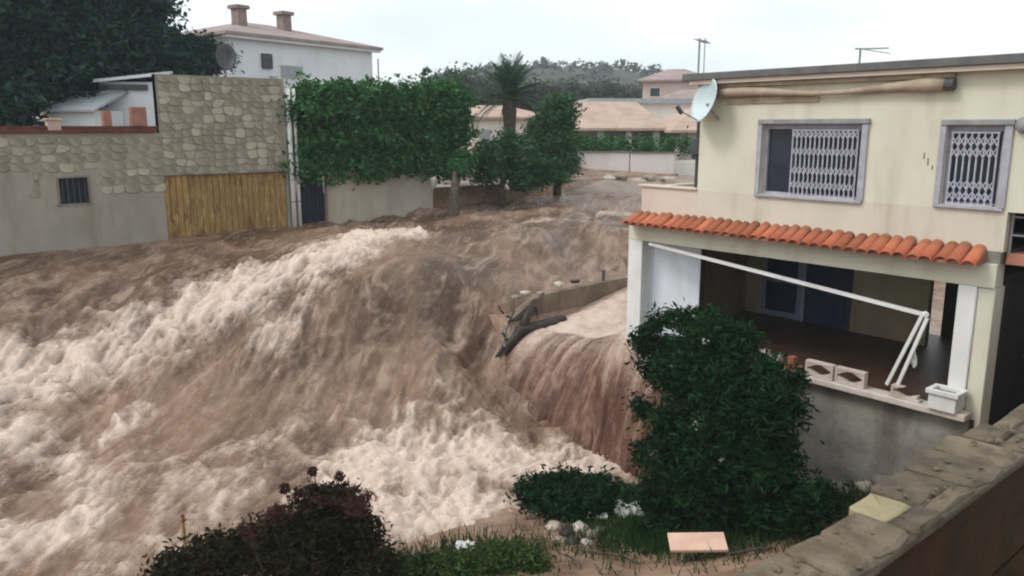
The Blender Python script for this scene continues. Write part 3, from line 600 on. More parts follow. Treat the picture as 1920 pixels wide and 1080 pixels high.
def antenna(px, py0, py1, nb, label, yp, wid, lean):
    b = Vector(aty(px, py1, yp)); t = Vector(aty(px, py0, yp)); A = thing('roof_antenna', label, 'antenna', (b.x, b.y, 8.10), group='television antennas on the roof of the cream house')
    h = t.z-8.10; obj('mast', MB().tube([(0, 0, 0), (0, 0, h)], .022, 6), 'grey_metal', A, world=False)
    obj('boom', MB().tube([(-lean*.1, 0, h*.97), (wid, 0, h*.90)], .014, 6), 'grey_metal', A, world=False)
    for k in range(nb):
        x = wid*k/max(1, nb-1); obj('element', MB().tube([(x, -.22+.02*k, h*.96-.02*k), (x, .22-.02*k, h*.96-.02*k)], .008, 5), 'grey_metal', A, world=False)
    return A
antenna(1611, 90, 122, 7, 'short antenna with a side boom in the middle of the roof edge', FY0+1.5, .55, 1)
A2 = antenna(1309, 72, 140, 5, 'tall thin antenna mast on the roof corner above the dish', FY0+.3, .18, 1)
obj('mast', MB().tube([(.14, 0, 0), (.14, 0, .75)], .012, 6), 'grey_metal', A2, world=False)

# ---- terrace wall, its ledge and what is left on it
RW = thing('retaining_wall', 'grey rendered retaining wall with a pinkish ledge below the open porch', 'wall', (-10, FY0, -1.5))
obj('wall_face', MB().box(-17.0, -10.6, 15.0, 15.2, -2.4, .8).box(-10.6, -4.75, FY0-.12, FY0-.025, -2.4, 2.24), 'conc', RW, bevel=.01)
obj('ledge', MB().box(-10.4, -4.72, FY0-.36, FY0-.024, 2.245, 2.36), 'ledge', RW, bevel=.02)
obj('wall_return', MB().box(-4.90, -4.76, FY0-.02, 17, -.5, 2.24), 'conc', RW)
BA = thing('broken_balustrade', 'smashed remains of the pierced block balustrade on the porch ledge', 'balustrade', (-6.8, FY0-.18, 2.36))
def breeze(x, wd, hh, dmg=0):
    mb = MB(); y0, y1 = FY0-.30, FY0-.16; z0 = 2.362; t = .045
    mb.box(x, x+wd, y0, y1, z0, z0+t).box(x, x+t, y0, y1, z0+t, z0+hh-t)
    if dmg < 2: mb.box(x+wd-t, x+wd, y0, y1, z0+t, z0+hh-t).box(x, x+wd, y0, y1, z0+hh-t, z0+hh)
    cx, cz = x+wd/2, z0+hh/2; a, b = wd/2-t, hh/2-t                       # filled corners leave a diamond hole
    for sx in (-1, 1):
        for sz in (-1, 1):
            if dmg and sx > 0 and sz > 0: continue
            p = [(cx+sx*a, cz+sz*b), (cx+sx*a*.15, cz+sz*b), (cx+sx*a, cz+sz*b*.15)]
            mb.add([(q[0], y, q[1]) for y in (y0+.01, y1-.01) for q in p], [(0, 1, 2), (5, 4, 3), (0, 1, 4, 3), (1, 2, 5, 4), (2, 0, 3, 5)])
    return mb
obj('breeze_block', breeze(-7.62, .56, .30), 'ledge', BA, bevel=.006); obj('breeze_block', breeze(-7.02, .56, .30), 'ledge', BA, bevel=.006)
obj('breeze_block', breeze(-5.98, .50, .26, 2), 'ledge', BA, bevel=.006, label='snapped block with its top gone')
for k in range(7):
    x = -8.75+.15*k; obj('brick', MB().box(x, x+.13, FY0-.32+.02*(k % 2), FY0-.14, 2.362, 2.362+random.choice([.12, .2, .28])), 'brick' if k > 3 else 'ledge', BA, bevel=.01)
for k in range(6):
    x = -9.6+.14*k; obj('brick', MB().box(x, x+.12, FY0-.31, FY0-.15, 2.362, 2.362+random.uniform(.08, .3)), 'ledge' if k % 2 else 'brick', BA, bevel=.01)
PL = thing('planter', 'square white planter at the right end of the porch ledge', 'planter', (-5.08, FY0-.25, 2.362))
obj('pot', MB().box(-.22, .22, -.17, .17, 0, .27), 'white_paint', PL, world=False, bevel=.012)
obj('rim', MB().box(-.26, .26, -.21, -.13, .27, .35).box(-.26, .26, .13, .21, .27, .35).box(-.26, -.18, -.13, .13, .27, .35).box(.18, .26, -.13, .13, .27, .35), 'white_paint', PL, world=False, bevel=.01)
obj('soil', MB().box(-.18, .18, -.13, .13, .268, .29), 'soil', PL, world=False)
CF = thing('collapsed_frame', 'bent white tube frame hanging slantwise across the open porch', 'frame', (-6.0, FY0-.10, 2.36))
p0, p1, p2 = Vector((-11.76, FY0-.05, 4.42)), Vector(aty(1735, 590, FY0-.12)), Vector(aty(1668, 722, FY0-.16))
def bar(a, b, th, off):
    return MB().tube([a+off, b+off], th, 4)
o_ = Vector((0, 0, 0)); obj('top_tube', bar(p0, p1, .045, o_), 'white_paint', CF)
obj('leg_tube', bar(p1+Vector((-.03, -.01, .02)), p2+Vector((-.05, 0, 0)), .04, o_), 'white_paint', CF)
obj('leg_tube', bar(p1+Vector((.05, -.03, -.05)), p2+Vector((.14, -.03, 0)), .04, o_), 'white_paint', CF)
obj('corner_joint', MB().ball(p1, .07, 1, .05), 'white_paint', CF)
rg = p1.lerp(p2, .62)+Vector((.16, .06, .02)); obj('torn_strip', MB().ball(rg, .11, 2, .35, (.5, .3, 1.2)), 'scrap', CF)

# ---- street side wall of the terrace with what the flood has hung on it
SW = thing('terrace_wall', 'brown grey garden wall of the flooded terrace left of the cream house', 'wall', (-17.1, 17, 0))
obj('wall_face', MB().add([(-17.3, 14.3, -1), (-17.02, 14.3, -1), (-17.02, 21, -1), (-17.3, 21, -1), (-17.3, 14.3, 1.6), (-17.02, 14.3, 1.6), (-17.02, 21, 2.3), (-17.3, 21, 2.3), (-17.3, 15.5, 2.18), (-17.02, 15.5, 2.18)],
    [(0, 1, 5, 4), (1, 2, 6, 9, 5), (2, 3, 7, 6), (3, 0, 4, 8, 7), (4, 5, 9, 8), (8, 9, 6, 7), (0, 3, 2, 1)]), surf('wet_brown_wall', (.17, .125, .09), (.23, .175, .13), 2, .85, .3, 16, (.1, .07, .05), .6), SW)
TR = thing('snagged_trunk', 'dark bent tree trunk washed up against the corner of the terrace wall', 'driftwood', (-16.9, 14.6, .8))
P_ = lambda px, py, x: Vector(atx(px, py, x))
obj('bole', MB().tube([P_(1058, 598, -16.6), P_(1010, 612, -16.65), P_(975, 620, -16.75), P_(955, 650, -16.85), P_(942, 690, -17.0), P_(936, 735, -17.0)], [.13, .17, .16, .14, .11, .07], 9), 'trunk_wet', TR, smooth=True)
obj('branch', MB().tube([P_(978, 622, -16.75), P_(988, 592, -16.8), P_(1004, 562, -16.9)], [.13, .12, .07], 8), 'trunk_wet', TR, smooth=True)
obj('branch', MB().tube([P_(945, 650, -17.0), P_(932, 668, -17.1), P_(920, 700, -17.2)], [.07, .05, .03], 7), 'trunk_wet', TR, smooth=True)
q = [P_(950, 590, -17.25), P_(984, 582, -17.15), P_(976, 636, -16.95), P_(944, 645, -17.1)]
for k in range(12):
    a_ = P_(random.uniform(940, 1030), random.uniform(575, 640), -17.0); b_ = a_+Vector((random.uniform(-.15, .3), random.uniform(-.7, .9), random.uniform(-.35, .5)))
    obj('branch', MB().tube([a_, a_.lerp(b_, .5)+Vector((0, 0, random.uniform(-.1, .1))), b_], [.035, .025, .01], 5), 'trunk_wet', TR)
sh = obj('metal_sheet', MB().add(q, [(0, 1, 2, 3)]), surf('dull_grey_sheet', (.20, .195, .18), (.27, .26, .24), 3, .5), loc=tuple(q[3])); sh.modifiers.new('thick', 'SOLIDIFY').thickness = .04
tag(sh, 'dull grey sheet of metal jammed on the terrace wall corner', 'metal sheet')
for i, (px, py, s, mm, lb) in enumerate([(985, 550, .11, 'palerock', 'pale lump of masonry above the bent trunk'), (1012, 550, .10, 'rock', 'brown stone on the wall right of the bent trunk'), (968, 558, .11, 'rock', 'brown lump at the broken left end of the terrace wall'),
        (1048, 533, .15, 'palerock', 'largest pale chunk lying on top of the terrace wall'), (1078, 528, .12, 'trunk_wet', 'black lump beside the pale chunk on the terrace wall'), (1060, 546, .11, 'trunk_wet', 'dark stone under the pale chunk on the terrace wall')]):
    p = P_(px, py, -17.15); tag(obj('masonry_lump', MB().ball((0, 0, 0), s, 1, .35, (1.1, 1.5, .75)), mm, loc=tuple(p), world=False), lb, 'rubble', 'rubble on the terrace wall')
tag(obj('iron_stub', MB().tube([(0, 0, 0), (.02, 0, .34)], .05, 7), 'dark_metal', loc=tuple(P_(1131, 526, -17.15)), world=False), 'short dark post stub on the terrace wall near the house', 'post')

# ================================================================== STONE BUILDING (left)
XS = -26.9
SB = thing('stone_building', 'stone clad garage block with a mustard door and barred side window', 'building', (XS, 8, 3))
TY0, TY1 = 8.15, 12.38
GH = (8.12, 12.28, 3.0, 5.50)
def wallx(y0, y1, z0, z1, x0, x1, holes):
    mb = wall_holes(y0, y1, z0, z1, x0, x1, holes); mb.v = [(v[1], v[0], v[2]) for v in mb.v]; return mb
obj('wall', wallx(TY0-.03, TY1, 2.4, 8.66, XS-.3, XS, [GH]), 'stone_mortar', SB)
obj('back_wall', MB().box(XS-3.4, XS-.31, TY1-.3, TY1-.01, 4, 8.4), 'render_grey', SB)
obj('roof_slab', MB().box(XS-3.4, XS-.305, TY0+.3, TY1-.31, 6.6, 6.75), 'conc', SB)
WH = (5.08, 5.98, 4.77, 5.60)
obj('wall', wallx(-8, TY0-.03, 2.4, 6.84, XS-.3, XS, [WH]), 'render_grey', SB)
def stones(y0, y1, z0, z1, cy, cz, skip, mm, dens=1.0, jit=.34):
    """irregular cladding stones, each its own object standing a little proud of the mortar"""
    ny = int(round((y1-y0)/cy)); nz = int(round((z1-z0)/cz)); J = {}
    def pt(i, j):
        if (i, j) not in J:
            off = .5*cy if j % 2 else 0
            a = y0+i*cy+off*0+random.uniform(-jit, jit)*cy*(0 < i < ny); b = z0+j*cz+random.uniform(-jit, jit)*cz*(0 < j < nz); J[(i, j)] = (a, b)
        return J[(i, j)]
    cnt = 0
    for i in range(ny):
        for j in range(nz):
            q = [pt(i, j), pt(i+1, j), pt(i+1, j+1), pt(i, j+1)]; cx = sum(a[0] for a in q)/4; cz_ = sum(a[1] for a in q)/4
            if skip(cx, cz_) or random.random() > dens: continue
            ring = []
            for e in range(4):
                p_, n_ = q[e], q[(e+1) % 4]
                for t in (.22, .5, .78):
                    bu = random.uniform(.98, 1.06) if t == .5 else 1
                    ring.append(((p_[0]+(n_[0]-p_[0])*t-cx)*bu, (p_[1]+(n_[1]-p_[1])*t-cz_)*bu))
            k = random.uniform(.90, .98); k2 = k*.93; pr = random.uniform(.012, .038); m_ = len(ring); tl = random.uniform(-.012, .012)
            vs = [(0, a[0]*k, a[1]*k) for a in ring]+[(pr+tl*a[1]*.6, a[0]*k2, a[1]*k2) for a in ring]
            me = MB().add(vs, [tuple(range(m_, 2*m_))]+[(i_, (i_+1) % m_, m_+(i_+1) % m_, m_+i_) for i_ in range(m_)]).mesh('stone'); me.materials.append(M['stone_pale' if random.random() < .22 else mm])
            o = bpy.data.objects.new('stone', me); COL.objects.link(o); o.parent = SB; o.location = Vector((XS-.002, cx, cz_))-SB.location; cnt += 1
    return cnt
n1_ = stones(TY0+.02, TY1-.03, 5.55, 8.62, .34, .235, lambda y, z: False, 'stone')
n2_ = stones(.2, TY0-.05, 5.0, 6.80, .38, .25, lambda y, z: (WH[0]-.25 < y < WH[1]+.25 and z < WH[3]+.2) or (z < 5.75 and y < 4.4), 'stone', .92)
gd = obj('garage_door', MB().box(XS-.16, XS-.12, GH[0], GH[1], GH[2], GH[3]), 'gate', SB)
npk = 21
for k in range(npk):
    a = GH[0]+(GH[1]-GH[0])*k/npk; b = GH[0]+(GH[1]-GH[0])*(k+1)/npk; d_ = random.uniform(0, .015)
    obj('plank', MB().box(XS-.119, XS-.085+d_, a+.008, b-.008, GH[2], GH[3]-.01), 'gate', gd, bevel=.006)
obj('door_lintel', MB().box(XS-.05, XS+.03, GH[0]-.1, GH[1]+.08, GH[3]+.005, GH[3]+.10), 'conc', SB)
win = obj('window', MB().box(XS-.2, XS-.15, WH[0], WH[1], WH[2], WH[3]), 'darkroom', SB)
obj('frame', MB().box(XS-.14, XS+.015, WH[0], WH[0]+.06, WH[2], WH[3]).box(XS-.14, XS+.015, WH[1]-.06, WH[1], WH[2], WH[3]).box(XS-.14, XS+.015, WH[0]+.06, WH[1]-.06, WH[3]-.06, WH[3]).box(XS-.14, XS+.03, WH[0]-.05, WH[1]+.05, WH[2]-.06, WH[2]), 'conc', win)
for k in range(5):
    y = WH[0]+.14+k*.155; obj('window_bar', MB().tube([(XS-.04, y, WH[2]), (XS-.04, y, WH[3]-.06)], .014, 6), 'dark_metal', win)
for k in range(24):
    y0 = -4+.5*k
    if y0+.5 > TY0-.04: break
    obj('coping_tile', MB().box(XS-.38, XS+.08, y0+.006, y0+.494, 6.845, 6.93+random.uniform(0, .015)), 'coping_red', SB, bevel=.012)
obj('kerb', MB().box(XS-.30, XS-.02, -8, TY0-.04, 6.93, 7.06), 'coping_red', SB)
obj('pier', MB().box(XS-.36, XS+.05, 5.02, 5.36, 6.93, 7.22).box(XS-.40, XS+.09, 4.98, 5.40, 7.22, 7.28), 'pinkstone', SB, bevel=.01)
for (a, b, z) in ((6.55, 6.78, 7.52), (7.35, 7.80, 7.64)): obj('pier', MB().box(XS-.34, XS-.04, a, b, 7.06, z), surf('brick_pier', (.26, .12, .09), (.33, .16, .12), 3, .9, .2, 25), SB, bevel=.012, label='dark red brick pier')
for i, (y, lb) in enumerate(((12.50, 'nearer the garage'), (12.72, 'nearer the hedge'))):
    pz = MB().tube([(XS+.02, y, 3.2), (XS+.02, y, 8.35)], .085 if i == 0 else .06, 10)
    t_ = thing('drainpipe', 'tall white drainpipe at the end of the stone block, '+lb, 'pipe', (XS+.02, y, 3.2), group='white drainpipes between garage and hedge')
    obj('pipe', pz, 'white_paint', t_, smooth=True)
    for z in (4.4, 6.1, 7.8): obj('clamp', MB().tube([(XS+.02, y, z), (XS+.02, y, z+.05)], .10 if i == 0 else .075, 10), 'grey_metal', t_)
DG = thing('side_gate', 'dark navy plank gate between the white drainpipe and low wall', 'gate', (XS-.2, 13.3, 3))
M['navy_dark'] = surf('dark_navy_planks', (.008, .012, .028), (.014, .019, .04), 3, .6)
for k in range(6): obj('plank', MB().box(XS-.3, XS-.26, 12.84+k*.165, 12.84+k*.165+.155, 3, 5.72), 'navy_dark', DG, bevel=.006)
for z in (3.9, 5.3): obj('rail', MB().box(XS-.26, XS-.22, 12.84, 13.83, z, z+.1), 'navy_dark', DG)
LW = thing('low_wall', 'low beige rendered wall under the big hedge', 'wall', (XS, 16, 3))
obj('wall_face', MB().box(XS-.25, XS, 13.86, 18.55, 2.4, 5.34), 'low_wall', LW, bevel=.02)
obj('coping', MB().box(XS-.3, XS+.05, 13.82, 18.6, 5.345, 5.42), 'low_wall', LW, bevel=.012)
# small white outbuilding behind the garage
a = Vector(atd(190, 200, 33.5)); b = Vector(atd(302, 200, 33)); dr = (b-a); ang = math.atan2(dr.y, dr.x)
OB = thing('outbuilding', 'small white outbuilding with a dark band under the eave behind the stone garage', 'building', (a.x, a.y, 6.5), ang); L = Vector((dr.x, dr.y)).length
obj('wall', MB().box(0, L, 0, 3, -.5, 2.15), 'villa', OB, world=False)
obj('roof', MB().add([(-.15, -.35, 2.10), (L+.1, -.35, 2.36), (L+.1, 3.2, 2.7), (-.15, 3.2, 2.5), (-.15, -.35, 2.20), (L+.1, -.35, 2.46), (L+.1, 3.2, 2.8), (-.15, 3.2, 2.6)], [(3, 2, 1, 0), (4, 5, 6, 7), (0, 1, 5, 4), (1, 2, 6, 5), (2, 3, 7, 6), (3, 0, 4, 7)]), 'villa', OB, world=False)
obj('dark_band', MB().box(.02, L-.4, -.12, -.003, 1.86, 2.06), 'dark_metal', OB, world=False)  # dark band across the wall just below the roof
a = Vector(atd(92, 200, 33)); SHD = thing('shed', 'grey shed half hidden by the dark tree above the red coping', 'shed', (a.x, a.y, 6.3), math.radians(40))
obj('wall', MB().box(0, 1.7, 0, 1.6, 0, 1.3), 'villa', SHD, world=False)
obj('roof', MB().add([(-.1, -.2, 1.25), (1.9, -.2, 1.25), (1.9, 1.8, 2.0), (-.1, 1.8, 2.0), (-.1, -.2, 1.33), (1.9, -.2, 1.33), (1.9, 1.8, 2.08), (-.1, 1.8, 2.08)], [(3, 2, 1, 0), (4, 5, 6, 7), (0, 1, 5, 4), (1, 2, 6, 5), (2, 3, 7, 6), (3, 0, 4, 7)]), 'shutter', SHD, world=False)
# dark dish on the garage roof
p = Vector(atd(424, 108, 31)); DD = thing('dark_dish', 'dark round satellite dish standing behind the roof of the stone block', 'satellite dish', (p.x, p.y, 8.6))
ax = Vector((.75, -.25, .25)).normalized(); e1 = Vector((0, 0, 1)).cross(ax).normalized(); e2 = ax.cross(e1); vs = []
for i in range(5):
    for k in range(18):
        an = 2*math.pi*k/18; r_ = .5*i/4; vs.append(Vector((0, 0, p.z-8.6))+e1*math.cos(an)*r_*.7+e2*math.sin(an)*r_+ax*(.18*(i/4)**2-.1))
o = obj('reflector', MB().add(vs, [(i*18+k, i*18+(k+1) % 18, (i+1)*18+(k+1) % 18, (i+1)*18+k) for i in range(4) for k in range(18)]), 'dark_metal', DD, world=False, smooth=True); o.modifiers.new('thick', 'SOLIDIFY').thickness = .02
obj('post', MB().tube([(-.1, 0, 0), (-.1, 0, p.z-8.6)], .03, 6), 'grey_metal', DD, world=False)

# ================================================================== FAR HOUSES
def hip_roof(x0, x1, y0, y1, ze, zr, ov, inset, th=.14):
    x0 -= ov; x1 += ov; y0 -= ov; y1 += ov; ym = (y0+y1)/2
    v = [(x0, y0, ze), (x1, y0, ze), (x1, y1, ze), (x0, y1, ze), (x0, y0, ze+th), (x1, y0, ze+th), (x1, y1, ze+th), (x0, y1, ze+th), (x0+inset, ym, zr), (x1-inset, ym, zr)]
    return MB().add(v, [(3, 2, 1, 0), (0, 1, 5, 4), (1, 2, 6, 5), (2, 3, 7, 6), (3, 0, 4, 7), (4, 5, 9, 8), (5, 6, 9), (6, 7, 8, 9), (7, 4, 8)])
def local_root(name, label, cat, pa, pb, z):
    d_ = pb-pa; return thing(name, label, cat, (pa.x, pa.y, z), math.atan2(d_.y, d_.x)), math.hypot(d_.x, d_.y)
def far_window(root, x, z, w_, h_, mm='glass', sill=True):
    wn = obj('window', MB().box(x-.05, x+w_+.05, -.03, -.003, z-.05, z+h_+.05), 'white_house', root, world=False); obj('pane', MB().box(x, x+w_, -.045, -.031, z, z+h_), mm, wn, world=False); return wn
# white villa
pa, pb = Vector(atd(428, 62, 41)), Vector(atd(697, 85, 47)); V_, L = local_root('white_villa', 'white villa with a pinkish hip roof and two chimneys behind the garage', 'house', pa, pb, 6.5)
EZ = 4.75
obj('wall', MB().box(0, L, 0, 8, -1, EZ), 'villa', V_, world=False)
rf = obj('roof', hip_roof(0, L, 0, 8, EZ+.005, EZ+1.25, .45, 4.2), 'roof_villa', V_, world=False)
obj('eave_trim', MB().box(-.35, L+.35, -.36, -.004, EZ-.12, EZ), 'villa', V_, world=False)
for px, x in ((490, 2.2), (571, 5.0)):
    ch = obj('chimney', MB().box(x, x+.55, 2.2, 2.75, EZ+.4, EZ+1.62), 'chimney', rf, world=False, bevel=.01)
    V_2 = obj('chimney', MB().box(x-.12, x+.67, 2.08, 2.87, EZ+1.62, EZ+1.80), 'chimney', rf, world=False, bevel=.02); V_2.name = 'chimney_cap'
wn = far_window(V_, 2.9, 2.95, 1.35, .62, 'shutter')
for k in range(5): obj('slat', MB().box(2.9, 4.25, -.06, -.046, 2.98+k*.12, 3.07+k*.12), 'shutter', wn, world=False)
obj('window', MB().box(1.75, 2.35, -.14, -.003, 3.35, 4.05), 'dark_metal', V_, world=False, bevel=.03, label='dark box fixed to the wall')  # dark box fixed to the villa wall, no opening behind it
obj('wall_box', MB().box(2.2, 2.55, -.2, -.003, 2.3, 3.0), 'shutter', V_, world=False, bevel=.02)
obj('cable_pole', MB().tube([(L+.25, -.2, 1.5), (L+.25, -.2, 4.3)], .04, 6), 'grey_metal', V_, world=False)
obj('cable_arm', MB().tube([(L+.25, -.2, 3.1), (L+.9, -.2, 3.0)], .03, 6), 'grey_metal', V_, world=False)
# house behind the palm
pa, pb = Vector(atd(884, 240, 48)), Vector(atd(1030, 240, 50)); PH, L = local_root('white_bungalow', 'cream bungalow glimpsed between the hedge and the palm', 'house', pa, pb, 5)
obj('wall', MB().box(0, L, 0, 6, -1, 2.5), 'white_house', PH, world=False)
obj('roof', hip_roof(0, L, 0, 6, 2.505, 3.4, .35, 2), 'roof_pink', PH, world=False)
for x in (.5, 2.2, 3.9): far_window(PH, x, .9, .7, 1.0, 'shutter')
# large house with pink roofs
pa, pb = Vector(atd(1068, 262, 46)), Vector(atd(1235, 262, 47)); FH, L = local_root('pink_roofed_house', 'wide low house with long pale pink roofs and a shaded arcade', 'house', pa, pb, 5.0)
obj('wall', MB().box(-.2, L+5, 2.2, 9, -1.2, 1.9), 'white_house', FH, world=False)
obj('roof', hip_roof(-.3, L+.1, 0, 6, 1.85, 3.55, .4, 1.2), 'roof_pink', FH, world=False)
obj('roof', hip_roof(L+.6, L+6, -1.6, 5, 1.75, 3.3, .4, 2.4), 'roof_pink', FH, world=False)
obj('upper_wall', MB().box(L*.45, L+5.5, 6.5, 10, 2, 3.55), 'white_house', FH, world=False)
obj('flat_roof', MB().box(L*.4, L+6, 6, 10.4, 3.55, 3.85), 'shutter', FH, world=False)
for x in (0, 1.6, 3.2, 4.8): obj('arcade_pier', MB().box(x, x+.35, 0, .35, -1.2, 1.84), 'white_house', FH, world=False)
for x in (.5, 2.1, 3.7): obj('opening', MB().box(x, x+.9, 2.16, 2.197, -.6, 1.3), 'darkroom', FH, world=False)
for x in (3.25, 3.55, 3.85, 4.15): obj('baluster', MB().box(x, x+.12, -.35, -.23, .1, 1.0), 'white_house', FH, world=False)
obj('wall', MB().box(L+.9, L+5.6, -1.2, 2.19, -1.2, 1.74), 'white_house', FH, world=False)
far_window(FH, L+1.6, .3, .8, 1.1)
FH2 = [c for c in FH.children if c.name.startswith('window')]
for c in FH2: c.location.y = -1.2
# pinkish tower house behind it
pa, pb = Vector(atd(1200, 172, 62)), Vector(atd(1330, 172, 62)); TH, L = local_root('pink_tower_house', 'pinkish two tier house rising behind the low pink roofs', 'house', pa, pb, 6)
obj('wall', MB().box(.2, L, 0, 6, -1, 4.35), surf('pink_render', (.55, .43, .38), (.62, .5, .44), 1, .9), TH, world=False)
obj('roof', hip_roof(.2, L, 0, 6, 4.355, 5.45, .4, 2.2), 'roof_villa', TH, world=False)
obj('lower_wall', MB().box(1.6, L+1.5, -2.5, -.01, -1, 2.9), 'white_house', TH, world=False)
obj('lower_roof', hip_roof(1.6, L+1.5, -2.5, -.2, 2.905, 3.7, .3, 1.6), 'roof_villa', TH, world=False)
far_window(TH, .75, 3.3, .7, .6)
# long low white wall across the street end, cracked in two panels
pa, pb = Vector(atd(1062, 300, 43)), Vector(atd(1300, 300, 44)); EW, L = local_root('white_garden_wall', 'long pinkish white garden wall below the pink roofed house', 'wall', pa, pb, 4.3)
obj('wall_panel', MB().box(0, L*.5-.03, 0, .25, -1, 1.42), 'pinkwhite', EW, world=False, bevel=.02); obj('wall_panel', MB().box(L*.5+.03, L*.85, -.04, .21, -1, 1.38), 'pinkwhite', EW, world=False, bevel=.02)
obj('wall_panel', MB().box(L*.85+.02, L*1.15, .2, .45, -1, 1.0), 'white_house', EW, world=False, bevel=.02)
obj('coping', MB().box(-.05, L*.5-.03, -.06, .31, 1.425, 1.49).box(L*.5+.03, L*.87, -.10, .27, 1.385, 1.45), surf('dark_coping', (.16, .14, .12), (.2, .18, .15), 2, .9), EW, world=False)
# dark clipped hedge just behind that wall
c = [Vector(atd(px, 272, 45.2)) for px in (1075, 1110, 1150, 1195, 1235, 1275)]
o = foliage('clipped_hedge', [(p.x, p.y, p.z, .9, .9, .5) for p in c], 5000, 300, .15, .16, 'leaf_hedge', loc=tuple(c[2])); tag(o, 'dark clipped hedge behind the pinkish white garden wall', 'hedge')
# rubble in front of the white wall
rub = [(1075, 326, .5, 'palerock', 'pale broken slab lying at the left end of the white garden wall'), (1088, 336, .45, 'palerock', 'pale triangular fragment left of the dark mound'), (1108, 344, .75, 'trunk', 'dark brown mound in the mud before the white wall'),
       (1140, 334, .5, 'palerock', 'pale slab right of the dark mound'), (1165, 330, .45, 'rock', 'grey brown block in the middle of the rubble'), (1195, 340, .5, 'palerock', 'pale block nearest the cream house parapet'), (1215, 330, .45, 'rock', 'grey block in the rubble behind the parapet'),
       (1248, 335, .55, 'rock', 'wide grey block at the right end of the rubble'), (1130, 352, .5, 'rock', 'muddy boulder below the pale slabs')]
for px, py, s, mm, lb in rub:
    p = Vector(atd(px, py, 40)); tag(obj('rubble_block', MB().ball((0, 0, 0), s*.8, 1, .38, (1.25, 1.0, .62)), 'rock' if mm == 'palerock' and px in (1088, 1195) else mm, loc=tuple(p-Vector((0, 0, .1))), world=False), lb, 'rubble', 'rubble before the white garden wall')
for px, py, d_, s, lb in [(813, 342, 30.5, .28, 'white fragment stuck between the low wall and the dark trunk'), (950, 350, 33, .22, 'small white fragment under the low shrub tree below the palm')]:
    p = Vector(atd(px, py, d_)); tag(obj('rubble_block', MB().ball((0, 0, 0), s*.75, 1, .5, (.8, .5, 1.0)), 'palerock', loc=tuple(p), world=False), lb, 'rubble', 'white fragments along the flooded street')
# mud bank that the rubble lies on
mx, my = np.meshgrid(np.linspace(-1, 1, 50), np.linspace(0, 1, 24)); b0 = atd(1130, 330, 39); dirv = np.array([_R[0], _R[1]]); fwd = np.array([-math.sin(YAW-.1), math.cos(YAW-.1)])
bxx = b0[0]+dirv[0]*mx*8+fwd[0]*(my*7-4); byy = b0[1]+dirv[1]*mx*8+fwd[1]*(my*7-4)
bz = 3.4+1.15*sstep(0, .75, my)*(1-.7*sstep(.3, 1, -mx))+.12*fbm(bxx*.8, byy*.8, 4)
obj('mud_bank', fastmesh('mud_bank', np.c_[bxx.ravel(), byy.ravel(), bz.ravel()], gridfaces(50, 24), True), surf('wet_grey_mud', (.21, .16, .125), (.28, .22, .175), 1.2, .5, .4, 8), kind='structure')

# ================================================================== TREES AND HEDGES
def tree(name, label, base, top, blobs, n, clumps, cr, size, mm, tr=.25, group=None, cat='tree', aspect=2.0, shell=.5):
    T = thing(name, label, cat, tuple(base), group=group); b = Vector(base); t = Vector(top); mid = b.lerp(t, .5)+Vector((random.uniform(-.2, .2), random.uniform(-.2, .2), 0))
    tk = obj('trunk', MB().tube([b-Vector((0, 0, .3)), b.lerp(mid, .5), mid, t], [tr*1.25, tr, tr*.8, tr*.3], 9), 'trunk', T, smooth=True)
    for bl in blobs[:6]:
        c = Vector(bl[:3]); obj('limb', MB().tube([mid, mid.lerp(c, .5)+Vector((0, 0, .1)), c], [tr*.55, tr*.35, tr*.1], 7), 'trunk', tk, smooth=True)
    foliage('crown', blobs, n, clumps, cr, size, mm, T, aspect, shell); return T
def blob(px, py, d_, rx, rz, ry=None): p = atd(px, py, d_); return (p[0], p[1], p[2], rx, ry or rx, rz)
tree('dark_tree', 'huge dark evergreen tree overhanging the stone wall at the top left', (-37, 7.5, 6.5), (-37, 7.5, 12),
     [blob(170, 70, 36, 2.6, 1.9), blob(60, 40, 35, 2.0, 2.0), blob(230, 20, 37, 1.9, 1.3), blob(100, 130, 35, 2.3, 1.3), blob(260, 110, 36, 1.9, 1.2), blob(20, 150, 34, 1.5, 1.5), blob(110, -60, 37, 3, 1.6), blob(180, 160, 37, 1.5, 1.0), blob(280, 40, 37, .7, .6), blob(-70, 80, 35, 2.5, 3), blob(25, 195, 32.5, 1.0, .6), blob(170, 200, 34, .6, .6), blob(-40, 190, 33, 1.4, 1)],
     52000, 1700, .30, .24, 'leaf_dark', .4, 'trees behind the stone wall')
tree('dark_tree', 'lower dark bushy tree between the huge evergreen and the villa', tuple(Vector(atd(365, 150, 38)).xy)+(6.8,), tuple(atd(365, 105, 38)),
     [blob(345, 100, 38, 1.4, .8), blob(395, 112, 38, .95, .6), blob(310, 105, 38, 1.0, .8), blob(330, 125, 37, 1.3, .5)], 9000, 500, .22, .2, 'leaf_dark', .2, 'trees behind the stone wall')
